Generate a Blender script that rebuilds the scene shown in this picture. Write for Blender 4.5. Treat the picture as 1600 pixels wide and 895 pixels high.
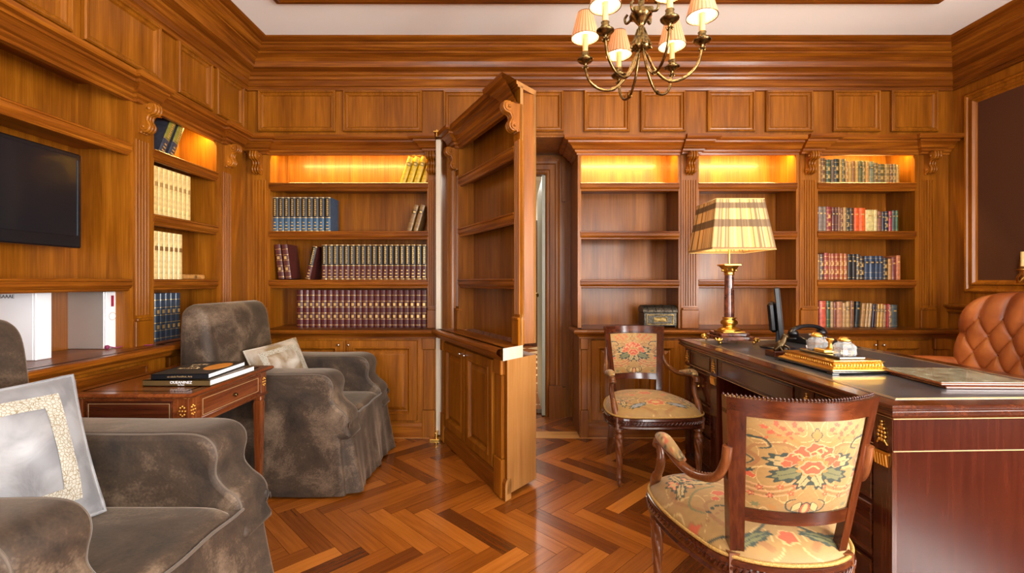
import bpy, bmesh, math, random
import numpy as np
from mathutils import Vector, Matrix
random.seed(7)
for o in list(bpy.data.objects): bpy.data.objects.remove(o)
SC = bpy.context.scene
COL = SC.collection
PI = math.pi
# ------------------------------------------------------------------ camera, world, light, exposure
CAMZ = 1.13
cam_d = bpy.data.cameras.new('camera'); cam = bpy.data.objects.new('camera', cam_d); COL.objects.link(cam)
cam.location = (0, 0, CAMZ); cam.rotation_euler = (PI/2, 0, 0)
cam_d.sensor_width = 36; cam_d.lens = 720/1600*36
cam_d.shift_x = -3/1600; cam_d.shift_y = -7.5/1600; cam_d.clip_start = .02
SC.camera = cam
SC.view_settings.view_transform = 'Standard'; SC.view_settings.look = 'None'
SC.view_settings.gamma = 1; SC.view_settings.use_curve_mapping = False
SC.view_settings.exposure = 0.93
w = bpy.data.worlds.new('sky'); SC.world = w; w.use_nodes = True
bg = w.node_tree.nodes['Background']; bg.inputs[0].default_value = (.75, .86, 1, 1); bg.inputs[1].default_value = 1.2
def area(name, loc, rot, sx, sy, power, color, spread=None):
    l = bpy.data.lights.new(name, 'AREA'); l.shape = 'RECTANGLE'; l.size = sx; l.size_y = sy
    l.energy = power; l.color = color
    if spread: l.spread = spread
    o = bpy.data.objects.new(name, l); COL.objects.link(o); o.location = loc; o.rotation_euler = rot
    return o
def point(name, loc, power, color, r=.02):
    l = bpy.data.lights.new(name, 'POINT'); l.energy = power; l.color = color; l.shadow_soft_size = r
    o = bpy.data.objects.new(name, l); COL.objects.link(o); o.location = loc
    return o
WARM = (1, .62, .28)
# daylight through the windows behind and to the right of the camera (rear wall y=-1.6)
area('window_daylight', (-.75, -1.66, 1.45), (PI/2+.5, 0, 0), 1.2, 1.9, 40, (1, .97, .93))
area('window_daylight', (1.55, -1.66, 1.45), (PI/2+.5, 0, 0), 1.2, 1.9, 85, (1, .97, .93))
area('window_daylight', (3.33, -.50, 1.45), (PI/2+.45, 0, PI/2), 1.3, 1.7, 215, (1, .97, .92))
area('passage_daylight', (.1, 6.2, 2.6), (0, 0, 0), 2.0, 2.0, 60, (1, .96, .88))

# ------------------------------------------------------------------ node helpers / materials
def newmat(name):
    m = bpy.data.materials.new(name); m.use_nodes = True
    return m, m.node_tree, m.node_tree.nodes['Principled BSDF']
def N(nt, typ, **kw):
    n = nt.nodes.new(typ)
    for k, v in kw.items():
        if k in n.inputs.keys(): n.inputs[k].default_value = v
        else: setattr(n, k, v)
    return n
def ramp(nt, stops):
    r = nt.nodes.new('ShaderNodeValToRGB'); e = r.color_ramp.elements
    while len(e) < len(stops): e.new(.5)
    for i, (p, c) in enumerate(stops): e[i].position = p; e[i].color = (*c, 1)
    return r
def L(nt, a, b): nt.links.new(a, b)
def bump(nt, b, src, strength, dist=.002):
    n = N(nt, 'ShaderNodeBump'); n.inputs['Strength'].default_value = strength; n.inputs['Distance'].default_value = dist
    L(nt, src, n.inputs['Height']); L(nt, n.outputs[0], b.inputs['Normal'])
def plain(name, col, rough=.5, metal=0, coat=0, emit=None, es=0, trans=0, ior=1.45, sheen=0, noise=None):
    m, nt, b = newmat(name)
    b.inputs['Base Color'].default_value = (*col, 1); b.inputs['Roughness'].default_value = rough
    b.inputs['Metallic'].default_value = metal; b.inputs['Coat Weight'].default_value = coat
    b.inputs['Coat Roughness'].default_value = .08
    b.inputs['IOR'].default_value = ior; b.inputs['Transmission Weight'].default_value = trans
    b.inputs['Sheen Weight'].default_value = sheen
    if emit: b.inputs['Emission Color'].default_value = (*emit, 1); b.inputs['Emission Strength'].default_value = es
    if noise:
        sc, col2 = noise
        tc = N(nt, 'ShaderNodeTexCoord'); n = N(nt, 'ShaderNodeTexNoise', Scale=sc, Detail=5)
        L(nt, tc.outputs['Object'], n.inputs['Vector'])
        r = ramp(nt, [(.35, col2), (.65, col)]); L(nt, n.outputs[0], r.inputs[0]); L(nt, r.outputs[0], b.inputs['Base Color'])
    return m
def wood(name, axis, dark, mid, light, rough=.36, coat=.14, fine=1.0, big=1.0, figure=1.2):
    m, nt, b = newmat(name)
    tc = N(nt, 'ShaderNodeTexCoord')
    def mp(a, bb):
        q = N(nt, 'ShaderNodeMapping'); s = [a, a, a]; s['xyz'.index(axis)] = bb
        q.inputs['Scale'].default_value = s; L(nt, tc.outputs['Object'], q.inputs['Vector']); return q
    oi = N(nt, 'ShaderNodeObjectInfo')
    n1 = N(nt, 'ShaderNodeTexNoise', Scale=1, Detail=5, Distortion=figure, Roughness=.55); n1.noise_dimensions = '4D'
    L(nt, mp(11*big, 1.0*big).outputs[0], n1.inputs['Vector']); 
    mm = N(nt, 'ShaderNodeMath', operation='MULTIPLY'); mm.inputs[1].default_value = 40; L(nt, oi.outputs['Random'], mm.inputs[0]); L(nt, mm.outputs[0], n1.inputs['W'])
    n2 = N(nt, 'ShaderNodeTexNoise', Scale=1, Detail=3, Distortion=.3, Roughness=.6)
    L(nt, mp(150*fine, 3.5).outputs[0], n2.inputs['Vector'])
    mx = N(nt, 'ShaderNodeMix'); mx.data_type = 'FLOAT'; mx.inputs[0].default_value = .42
    L(nt, n1.outputs[0], mx.inputs[2]); L(nt, n2.outputs[0], mx.inputs[3])
    r = ramp(nt, [(.30, dark), (.5, mid), (.70, light)]); L(nt, mx.outputs[0], r.inputs[0])
    hv = N(nt, 'ShaderNodeHueSaturation'); L(nt, r.outputs[0], hv.inputs['Color'])
    mr = N(nt, 'ShaderNodeMapRange'); mr.inputs['To Min'].default_value = .86; mr.inputs['To Max'].default_value = 1.12
    L(nt, oi.outputs['Random'], mr.inputs[0]); L(nt, mr.outputs[0], hv.inputs['Value'])
    L(nt, hv.outputs[0], b.inputs['Base Color'])
    b.inputs['Roughness'].default_value = rough; b.inputs['Coat Weight'].default_value = coat; b.inputs['Coat Roughness'].default_value = .15; b.inputs['Specular IOR Level'].default_value = .26
    bump(nt, b, n2.outputs[0], .12, .001)
    return m
WD, WM, WL = (.066, .0145, .0012), (.235, .071, .0032), (.48, .172, .012)
M = {}
M['wz'] = wood('walnut_panelling_grain_z', 'z', (.105, .025, .0016), WM, (.40, .135, .009), fine=1.5)
for ax in 'xy': M['w'+ax] = wood('walnut_moulding_grain_'+ax, ax, (.058, .012, .001), (.19, .050, .0030), (.38, .125, .009))
M['pale'] = wood('pale_wood_edge', 'z', (.30, .12, .03), (.40, .18, .05), (.50, .25, .08), .3)
M['palew'] = wood('whitish_jamb_edge', 'z', (.5, .42, .3), (.6, .52, .4), (.7, .62, .5), .3)
M['bord'] = wood('light_oak_border', 'x', (.36, .16, .04), (.5, .24, .07), (.6, .32, .1), .25)
MD, MM_, ML = (.018, .004, .002), (.052, .011, .004), (.125, .030, .009)
for ax in 'xyz': M['m'+ax] = wood('mahogany_grain_'+ax, ax, MD, MM_, ML, .2, .7, .6, .6, 2.5)
M['mf'] = wood('flame_mahogany', 'z', (.020,.003,.001), (.036,.005,.002), (.062,.011,.004), .22, .35, .5, .10, 2.0)
for ax in 'xyz': M['t'+ax] = wood('red_mahogany_table_grain_'+ax, ax, (.06, .012, .004), (.15, .036, .009), (.29, .085, .020), .18, .7, .6, .7, 2.2)
M['cw'] = wood('beech_stained_chair_wood', 'z', (.045, .012, .004), (.13, .038, .010), (.24, .080, .024), .28, .5, .6, 1.4)
M['gold'] = plain('gilt_bronze', (.78, .46, .10), .28, 1)
M['brass'] = plain('antique_brass', (.30, .20, .07), .27, 1, noise=(60, (.07, .045, .018)))
M['silver'] = plain('polished_steel', (.7, .68, .64), .2, 1)
M['gilt'] = plain('gilt_lettering', (.75, .5, .16), .35, .6)
M['inlay'] = plain('brass_inlay_line', (.62, .42, .2), .35, .6)
M['plaster'] = plain('cream_ceiling_paint', (.90, .89, .84), .8)
M['paint'] = plain('cream_wall_paint', (.8, .76, .66), .8)
M['grn'] = plain('pale_green_door_paint', (.42, .46, .36), .4)
M['black'] = plain('black_plastic', (.007, .007, .009), .3, 0, .1)
M['screen'] = plain('dark_tv_screen', (.006, .007, .010), .30, 0, .3)
M['white'] = plain('white_card', (.82, .84, .88), .5)
M['silvr'] = plain('silver_grey_card', (.50, .46, .43), .28, .5)
M['paper'] = plain('page_edges', (.74, .70, .60), .8)
M['olive'] = plain('olive_dust_jacket', (.09, .055, .02), .3)
M['ink'] = plain('dark_print', (.02, .02, .03), .5)
M['maroon'] = plain('maroon_label', (.28, .01, .04), .4)
M['glass'] = plain('cut_crystal', (.70, .74, .76), .10, 0, .6, trans=.75, ior=1.5)
M['pane'] = plain('window_glass', (1, 1, 1), .0, 0, 0, trans=1, ior=1.02)
M['candle'] = plain('ivory_candle_sleeve', (.72, .52, .2), .5)
M['fabw'] = plain('brown_fabric_wall_panel', (.095, .027, .004), .9, noise=(220, (.06, .017, .003)))
M['bulb'] = plain('lit_bulb', (1, .8, .5), .5, emit=(1, .72, .38), es=12)
M['led'] = plain('lit_shelf_strip', (1, .8, .5), .5, emit=(1, .6, .2), es=3)
M['rope'] = plain('purple_cord', (.22, .02, .08), .6)
M['gimp'] = plain('gold_gimp_braid', (.50, .30, .07), .6, noise=(300, (.25, .13, .03)))

def mk_floor():
    m, nt, b = newmat('herringbone_parquet')
    at = N(nt, 'ShaderNodeAttribute', attribute_name='tone'); uv = N(nt, 'ShaderNodeUVMap', uv_map='UVMap')
    mp = N(nt, 'ShaderNodeMapping'); mp.inputs['Scale'].default_value = (3.5, 70, 1); L(nt, uv.outputs[0], mp.inputs[0])
    n = N(nt, 'ShaderNodeTexNoise', Scale=1, Detail=5, Distortion=.8); L(nt, mp.outputs[0], n.inputs['Vector'])
    mx = N(nt, 'ShaderNodeMix'); mx.data_type = 'FLOAT'; mx.inputs[0].default_value = .33
    L(nt, at.outputs['Fac'], mx.inputs[2]); L(nt, n.outputs[0], mx.inputs[3])
    r = ramp(nt, [(.10, (.045, .010, .002)), (.34, (.14, .034, .004)), (.58, (.28, .078, .008)), (.82, (.46, .150, .020))])
    L(nt, mx.outputs[0], r.inputs[0]); L(nt, r.outputs[0], b.inputs['Base Color'])
    b.inputs['Roughness'].default_value = .26; b.inputs['Coat Weight'].default_value = .3; b.inputs['Coat Roughness'].default_value = .12
    bump(nt, b, n.outputs[0], .06, .001)
    return m
M['floor'] = mk_floor()
def mk_velvet():
    m, nt, b = newmat('grey_brown_velvet')
    tc = N(nt, 'ShaderNodeTexCoord'); n = N(nt, 'ShaderNodeTexNoise', Scale=4.2, Detail=8, Distortion=.5, Roughness=.66); L(nt, tc.outputs['Object'], n.inputs['Vector'])
    n2 = N(nt, 'ShaderNodeTexNoise', Scale=140, Detail=2); L(nt, tc.outputs['Object'], n2.inputs['Vector'])
    mx = N(nt, 'ShaderNodeMix'); mx.data_type = 'FLOAT'; mx.inputs[0].default_value = .16; L(nt, n.outputs[0], mx.inputs[2]); L(nt, n2.outputs[0], mx.inputs[3])
    r = ramp(nt, [(.36, (.014, .008, .004)), (.50, (.048, .028, .015)), (.67, (.19, .128, .080))]); L(nt, mx.outputs[0], r.inputs[0]); L(nt, r.outputs[0], b.inputs['Base Color'])
    b.inputs['Roughness'].default_value = .7; b.inputs['Sheen Weight'].default_value = .35; b.inputs['Sheen Roughness'].default_value = .35
    b.inputs['Sheen Tint'].default_value = (.85, .70, .56, 1)
    n3 = N(nt, 'ShaderNodeTexNoise', Scale=9, Detail=4, Distortion=.8); L(nt, tc.outputs['Object'], n3.inputs['Vector'])
    ad = N(nt, 'ShaderNodeMath', operation='MULTIPLY_ADD'); ad.inputs[1].default_value = .08; L(nt, n2.outputs[0], ad.inputs[0]); L(nt, n3.outputs[0], ad.inputs[2])
    bump(nt, b, ad.outputs[0], .35, .007)
    return m
M['velvet'] = mk_velvet(); M['vpipe'] = plain('velvet_piping_cord', (.085, .06, .04), .6, sheen=.3)
def mk_silk(name, a, b_):
    m, nt, b = newmat(name)
    tc = N(nt, 'ShaderNodeTexCoord'); n = N(nt, 'ShaderNodeTexNoise', Scale=9, Detail=5, Distortion=.6); L(nt, tc.outputs['Object'], n.inputs['Vector'])
    r = ramp(nt, [(.38, a), (.62, b_)]); L(nt, n.outputs[0], r.inputs[0]); L(nt, r.outputs[0], b.inputs['Base Color'])
    b.inputs['Roughness'].default_value = .45; b.inputs['Sheen Weight'].default_value = .3
    bump(nt, b, n.outputs[0], .4, .012)
    return m
M['silk'] = mk_silk('silver_satin', (.15, .15, .16), (.27, .27, .28))
M['lace'] = None
def mk_lace():
    m, nt, b = newmat('ivory_lace')
    tc = N(nt, 'ShaderNodeTexCoord'); v = N(nt, 'ShaderNodeTexVoronoi', Scale=110); v.feature = 'DISTANCE_TO_EDGE'
    L(nt, tc.outputs['Object'], v.inputs['Vector'])
    r = ramp(nt, [(.02, (.20, .15, .08)), (.09, (.42, .40, .34))]); L(nt, v.outputs['Distance'], r.inputs[0]); L(nt, r.outputs[0], b.inputs['Base Color'])
    b.inputs['Roughness'].default_value = .7; bump(nt, b, v.outputs['Distance'], .6, .004)
    return m
M['lace'] = mk_lace()
def mk_leather(name, a, c, rough, bs=160):
    m, nt, b = newmat(name)
    tc = N(nt, 'ShaderNodeTexCoord'); n = N(nt, 'ShaderNodeTexNoise', Scale=6, Detail=4); L(nt, tc.outputs['Object'], n.inputs['Vector'])
    r = ramp(nt, [(.35, a), (.65, c)]); L(nt, n.outputs[0], r.inputs[0]); L(nt, r.outputs[0], b.inputs['Base Color'])
    v = N(nt, 'ShaderNodeTexVoronoi', Scale=bs); L(nt, tc.outputs['Object'], v.inputs['Vector'])
    b.inputs['Roughness'].default_value = rough; b.inputs['Coat Weight'].default_value = .15
    bump(nt, b, v.outputs['Distance'], .15, .001)
    return m
M['leather'] = mk_leather('cognac_leather', (.24, .055, .012), (.44, .13, .032), .33)
M['dleather'] = mk_leather('slate_leather_desk_inlay', (.022, .024, .028), (.05, .053, .058), .33, 260)
M['lam'] = plain('green_marbled_paper', (.30, .31, .22), .25, 0, .4, noise=(28, (.10, .11, .07)))
M['marble'] = plain('red_brown_marble', (.20, .060, .030), .12, 0, .6, noise=(26, (.022, .009, .010)))
M['casket'] = plain('tooled_pewter_leather', (.10, .085, .06), .35, .6, noise=(120, (.015, .013, .012)))
def mk_col(name, rough=.6, sheen=.15, bs=420):
    m, nt, b = newmat(name)
    at = N(nt, 'ShaderNodeAttribute', attribute_name='Col'); L(nt, at.outputs['Color'], b.inputs['Base Color'])
    tc = N(nt, 'ShaderNodeTexCoord'); wv = N(nt, 'ShaderNodeTexNoise', Scale=bs, Detail=2); L(nt, tc.outputs['Object'], wv.inputs['Vector'])
    b.inputs['Roughness'].default_value = rough; b.inputs['Sheen Weight'].default_value = sheen
    bump(nt, b, wv.outputs[0], .4, .0015)
    return m
M['tap'] = mk_col('floral_tapestry')
def mk_shade(name, stripes):
    m, nt, b = newmat(name); out = nt.nodes['Material Output']
    at = N(nt, 'ShaderNodeAttribute', attribute_name='Col')
    L(nt, at.outputs['Color'], b.inputs['Base Color']); b.inputs['Roughness'].default_value = .7
    tr = N(nt, 'ShaderNodeBsdfTranslucent'); L(nt, at.outputs['Color'], tr.inputs['Color'])
    ms = N(nt, 'ShaderNodeMixShader'); ms.inputs[0].default_value = .24; L(nt, b.outputs[0], ms.inputs[1]); L(nt, tr.outputs[0], ms.inputs[2]); L(nt, ms.outputs[0], out.inputs['Surface'])
    return m
M['shade'] = mk_shade('pleated_shade_silk', 1)
BOOKM = {}
def bookmat(c):
    k = tuple(round(x, 3) for x in c)
    if k not in BOOKM: BOOKM[k] = plain('book_cloth', c, .42, 0, .1, noise=(40, tuple(x*.62 for x in c)))
    return BOOKM[k]

# ------------------------------------------------------------------ mesh builder
def cat(pts, n=6, closed=False):
    P = [Vector(p) for p in pts]; out = []; m = len(P)
    rng = range(m if closed else m-1)
    for i in rng:
        if closed: a, b, c, d = P[(i-1) % m], P[i], P[(i+1) % m], P[(i+2) % m]
        else: a, b, c, d = P[max(i-1, 0)], P[i], P[i+1], P[min(i+2, m-1)]
        for k in range(n):
            t = k/n; t2 = t*t; t3 = t2*t
            out.append(.5*((2*b)+(-a+c)*t+(2*a-5*b+4*c-d)*t2+(-a+3*b-3*c+d)*t3))
    if not closed: out.append(P[-1])
    return out
class MB:
    def __init__(s, mat=None): s.v = []; s.f = []; s.m = []; s.sm = []; s.T = mat or Matrix.Identity(4)
    def add(s, vs, fs, m=0, smooth=False):
        b = len(s.v); s.v += [tuple(s.T @ Vector(p)) for p in vs]
        for f in fs: s.f.append([b+i for i in f]); s.m.append(m); s.sm.append(smooth)
    def box(s, x0, x1, y0, y1, z0, z1, m=0):
        x0, x1 = min(x0, x1), max(x0, x1); y0, y1 = min(y0, y1), max(y0, y1); z0, z1 = min(z0, z1), max(z0, z1)
        s.add([(x0,y0,z0),(x1,y0,z0),(x1,y1,z0),(x0,y1,z0),(x0,y0,z1),(x1,y0,z1),(x1,y1,z1),(x0,y1,z1)],
              [(0,3,2,1),(4,5,6,7),(0,1,5,4),(1,2,6,5),(2,3,7,6),(3,0,4,7)], m)
    def bbox(s, x0, x1, y0, y1, z0, z1, c=.004, m=0):   # chamfered box
        X, Y, Z = (x0, x1), (y0, y1), (z0, z1); vs = []; idx = {}
        for i in (0,1):
            for j in (0,1):
                for k in (0,1):
                    sx, sy, sz = (1,-1)[i], (1,-1)[j], (1,-1)[k]
                    for a in range(3):
                        p = [X[i]+sx*c, Y[j]+sy*c, Z[k]+sz*c]; p[a] -= (sx, sy, sz)[a]*c
                        idx[(i,j,k,a)] = len(vs); vs.append(tuple(p))
        F = []
        for a in range(3):
            o = [q for q in range(3) if q != a]
            for e in (0,1):
                loop = []
                for (p, q) in ((0,0),(1,0),(1,1),(0,1)):
                    key = [0,0,0]; key[a] = e; key[o[0]] = p; key[o[1]] = q; loop.append(idx[(*key, a)])
                F.append(loop)
        for a in range(3):
            o = [q for q in range(3) if q != a]
            for (p, q) in ((0,0),(1,0),(1,1),(0,1)):
                k0 = [0,0,0]; k0[o[0]] = p; k0[o[1]] = q; k1 = list(k0); k1[a] = 1
                F.append([idx[(*k0, o[0])], idx[(*k1, o[0])], idx[(*k1, o[1])], idx[(*k0, o[1])]])
        for i in (0,1):
            for j in (0,1):
                for k in (0,1): F.append([idx[(i,j,k,0)], idx[(i,j,k,1)], idx[(i,j,k,2)]])
        s.add(vs, F, m)
    def prism(s, poly, a, b, axis='x', m=0, smooth=False):   # poly in the two other axes, in order
        def P(u, v, t): return {'x': (t, u, v), 'y': (u, t, v), 'z': (u, v, t)}[axis]
        n = len(poly); vs = [P(u, v, a) for u, v in poly]+[P(u, v, b) for u, v in poly]
        fs = [(i, (i+1) % n, n+(i+1) % n, n+i) for i in range(n)]
        s.add(vs, fs, m, smooth); s.add(vs, [tuple(range(n))[::-1], tuple(range(n, 2*n))], m)
    def grid(s, fn, nu, nv, cu=False, cv=False, m=0, smooth=True):
        U = nu if cu else nu+1; V = nv if cv else nv+1
        vs = [fn(i/nu, j/nv) for i in range(U) for j in range(V)]
        fs = []
        for i in range(nu):
            for j in range(nv):
                a = (i % U)*V+(j % V); b = ((i+1) % U)*V+(j % V); c = ((i+1) % U)*V+((j+1) % V); d = (i % U)*V+((j+1) % V)
                fs.append((a, b, c, d))
        s.add(vs, fs, m, smooth)
    def lathe(s, prof, c=(0,0,0), n=24, m=0, smooth=True, mod=None, flat=None):
        def fn(u, v):
            k = v*(len(prof)-1); i = min(int(k), len(prof)-2); t = k-i
            r = prof[i][0]*(1-t)+prof[i+1][0]*t; z = prof[i][1]*(1-t)+prof[i+1][1]*t
            a = u*2*PI
            if mod: r = mod(r, a, z)
            return (c[0]+r*math.cos(a), c[1]+r*math.sin(a), c[2]+z)
        s.grid(fn, n, len(prof)-1, cu=True, m=m, smooth=smooth)
        k = len(s.v)
        for e in (0, len(prof)-1):
            if prof[e][0] > 1e-4: s.add([fn(i/n, e/(len(prof)-1)) for i in range(n)], [tuple(range(n))], m)
    def tube(s, pts, r, n=10, m=0, closed=False, sq=False, up=None):
        P = [Vector(p) for p in pts]; k = len(P)
        R = r if isinstance(r, (list, tuple)) else [r]*k
        rings = []; N0 = Vector(up) if up else None
        for i in range(k):
            if closed: t = P[(i+1) % k]-P[i-1]
            else: t = P[min(i+1, k-1)]-P[max(i-1, 0)]
            t = t.normalized() if t.length > 1e-9 else Vector((0, 0, 1))
            if N0 is None: N0 = Vector((0, 0, 1)) if abs(t.z) < .9 else Vector((1, 0, 0))
            a = N0-t*N0.dot(t); a = a.normalized() if a.length > 1e-6 else t.orthogonal().normalized(); b = t.cross(a)
            if not up: N0 = a
            rr = R[i]; ra, rb = rr if isinstance(rr, (tuple, list)) else (rr, rr)
            ring = []
            for q in range(n):
                an = 2*PI*q/n+(PI/n if sq else 0); f = 1.414 if sq else 1
                ring.append(P[i]+a*(math.cos(an)*ra*f)+b*(math.sin(an)*rb*f))
            rings.append(ring)
        vs = [tuple(p) for g in rings for p in g]; fs = []
        for i in range(k if closed else k-1):
            for q in range(n):
                i2 = (i+1) % k
                fs.append((i*n+q, i*n+(q+1) % n, i2*n+(q+1) % n, i2*n+q))
        s.add(vs, fs, m, not sq)
        if not closed: s.add([tuple(p) for p in rings[0]], [tuple(range(n))[::-1]], m); s.add([tuple(p) for p in rings[-1]], [tuple(range(n))], m)
    def ball(s, c, r, n=10, m=0, sc=(1,1,1)):
        s.grid(lambda u, v: (c[0]+r*sc[0]*math.cos(2*PI*u)*math.sin(PI*v), c[1]+r*sc[1]*math.sin(2*PI*u)*math.sin(PI*v), c[2]+r*sc[2]*math.cos(PI*v)), n, max(4, n//2+1), cu=True, m=m)
    def beads(s, pts, r, m=0):
        for p in pts:
            x, y, z = p
            s.add([(x+r,y,z),(x-r,y,z),(x,y+r,z),(x,y-r,z),(x,y,z+r),(x,y,z-r)], [(0,2,4),(2,1,4),(1,3,4),(3,0,4),(2,0,5),(1,2,5),(3,1,5),(0,3,5)], m, True)
    def sweep(s, prof, path, closed=False, m=0, side=1, caps=True, ms=None):  # prof (d,z); path (x,y); d to the right of travel*side
        P = [Vector((p[0], p[1])) for p in path]; k = len(P); rows = []
        for i in range(k):
            def nr(a, b):
                d = (b-a).normalized(); return Vector((d.y, -d.x))*side
            if closed: n1, n2 = nr(P[i-1], P[i]), nr(P[i], P[(i+1) % k])
            else:
                n2 = nr(P[i], P[i+1]) if i < k-1 else nr(P[i-1], P[i]); n1 = nr(P[i-1], P[i]) if i > 0 else n2
            q = (n1+n2); q = q/(1+n1.dot(n2)) if (1+n1.dot(n2)) > 1e-6 else n1
            rows.append([(P[i].x+q.x*d, P[i].y+q.y*d, z) for d, z in prof])
        n = len(prof); vs = [p for r_ in rows for p in r_]; fs = []
        for i in range(k if closed else k-1):
            for j in range(n-1):
                i2 = (i+1) % k; fs.append((i*n+j, i2*n+j, i2*n+j+1, i*n+j+1))
        if ms:
            for i in range(k-1): s.add(vs, fs[i*(n-1):(i+1)*(n-1)], ms[i])
        else: s.add(vs, fs, m)
        if caps and not closed: s.add(rows[0], [tuple(range(n))], m); s.add(rows[-1], [tuple(range(n))[::-1]], m)
    def frame(s, o, ux, uy, w, h, prof, m=0, fill=True, mf=None):   # prof: (inset, height along normal); mitred rectangular moulding
        o, ux, uy = Vector(o), Vector(ux), Vector(uy); nn = ux.cross(uy)
        if (nn.length > 0): nn = nn.normalized()
        loops = []
        for a, hh in prof:
            loops.append([o+ux*a+uy*a+nn*hh, o+ux*(w-a)+uy*a+nn*hh, o+ux*(w-a)+uy*(h-a)+nn*hh, o+ux*a+uy*(h-a)+nn*hh])
        vs = [tuple(p) for l in loops for p in l]; fs = []
        for i in range(len(loops)-1):
            for q in range(4): fs.append((i*4+q, i*4+(q+1) % 4, (i+1)*4+(q+1) % 4, (i+1)*4+q))
        s.add(vs, fs, m)
        if fill: s.add([tuple(p) for p in loops[-1]], [(0,1,2,3)], m if mf is None else mf)
    def build(s, name, mats, parent=None, cut=None, label=None, bevel=0, loc=None, weld=False):
        me = bpy.data.meshes.new(name); me.from_pydata(s.v, [], s.f)
        mats = mats if isinstance(mats, (list, tuple)) else [mats]
        for mm in mats: me.materials.append(mm)
        me.polygons.foreach_set('material_index', s.m); me.polygons.foreach_set('use_smooth', s.sm)
        if cut or not any(s.sm) or weld:
            bm = bmesh.new(); bm.from_mesh(me)
            if weld or not any(s.sm): bmesh.ops.remove_doubles(bm, verts=bm.verts, dist=1e-6)
            if cut:
                r = bmesh.ops.bisect_plane(bm, geom=bm.verts[:]+bm.edges[:]+bm.faces[:], plane_co=cut[0], plane_no=cut[1], clear_outer=True)
                ed = [e for e in r['geom_cut'] if isinstance(e, bmesh.types.BMEdge)]
                nf = bmesh.ops.holes_fill(bm, edges=[e for e in ed if e.is_boundary], sides=0)
                for f in nf['faces']: f.material_index = min(1, len(mats)-1)
            bmesh.ops.recalc_face_normals(bm, faces=bm.faces); bm.to_mesh(me); bm.free()
        me.update()
        o = bpy.data.objects.new(name, me); COL.objects.link(o)
        if parent: o.parent = parent
        if label: o['label'] = label
        if loc: o.location = loc
        if bevel:
            b = o.modifiers.new('bevel', 'BEVEL'); b.width = bevel; b.segments = 2; b.limit_method = 'ANGLE'
        return o
def empty(name, loc=(0,0,0), rz=0, label=None, cat_=None, group=None):
    o = bpy.data.objects.new(name, None); COL.objects.link(o); o.location = loc; o.rotation_euler = (0, 0, rz); o.empty_display_size = .1
    tag(o, label, cat_, group); return o
def tag(o, label=None, c=None, group=None, kind=None):
    if label: o['label'] = label
    if c: o['category'] = c
    if group: o['group'] = group
    if kind: o['kind'] = kind
    return o
def copy_tree(o, parent=None):
    c = o.copy(); COL.objects.link(c); c.parent = parent
    for ch in list(o.children): copy_tree(ch, c)
    return c
def struct(o): o['kind'] = 'structure'; return o
def text_mesh(name, body, size, mat, parent, loc, rot, ext=.0004):
    cu = bpy.data.curves.new('lettering', 'FONT'); cu.body = body; cu.size = size; cu.extrude = ext; cu.align_x = 'CENTER'; cu.align_y = 'CENTER'
    t = bpy.data.objects.new('lettering_source', cu); COL.objects.link(t)
    dg = bpy.context.evaluated_depsgraph_get(); me = bpy.data.meshes.new_from_object(t.evaluated_get(dg))
    bpy.data.objects.remove(t); bpy.data.curves.remove(cu)
    me.materials.clear(); me.materials.append(mat)
    o = bpy.data.objects.new(name, me); COL.objects.link(o); o.location = loc; o.rotation_euler = rot
    if parent: o.parent = parent
    return o

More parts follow.
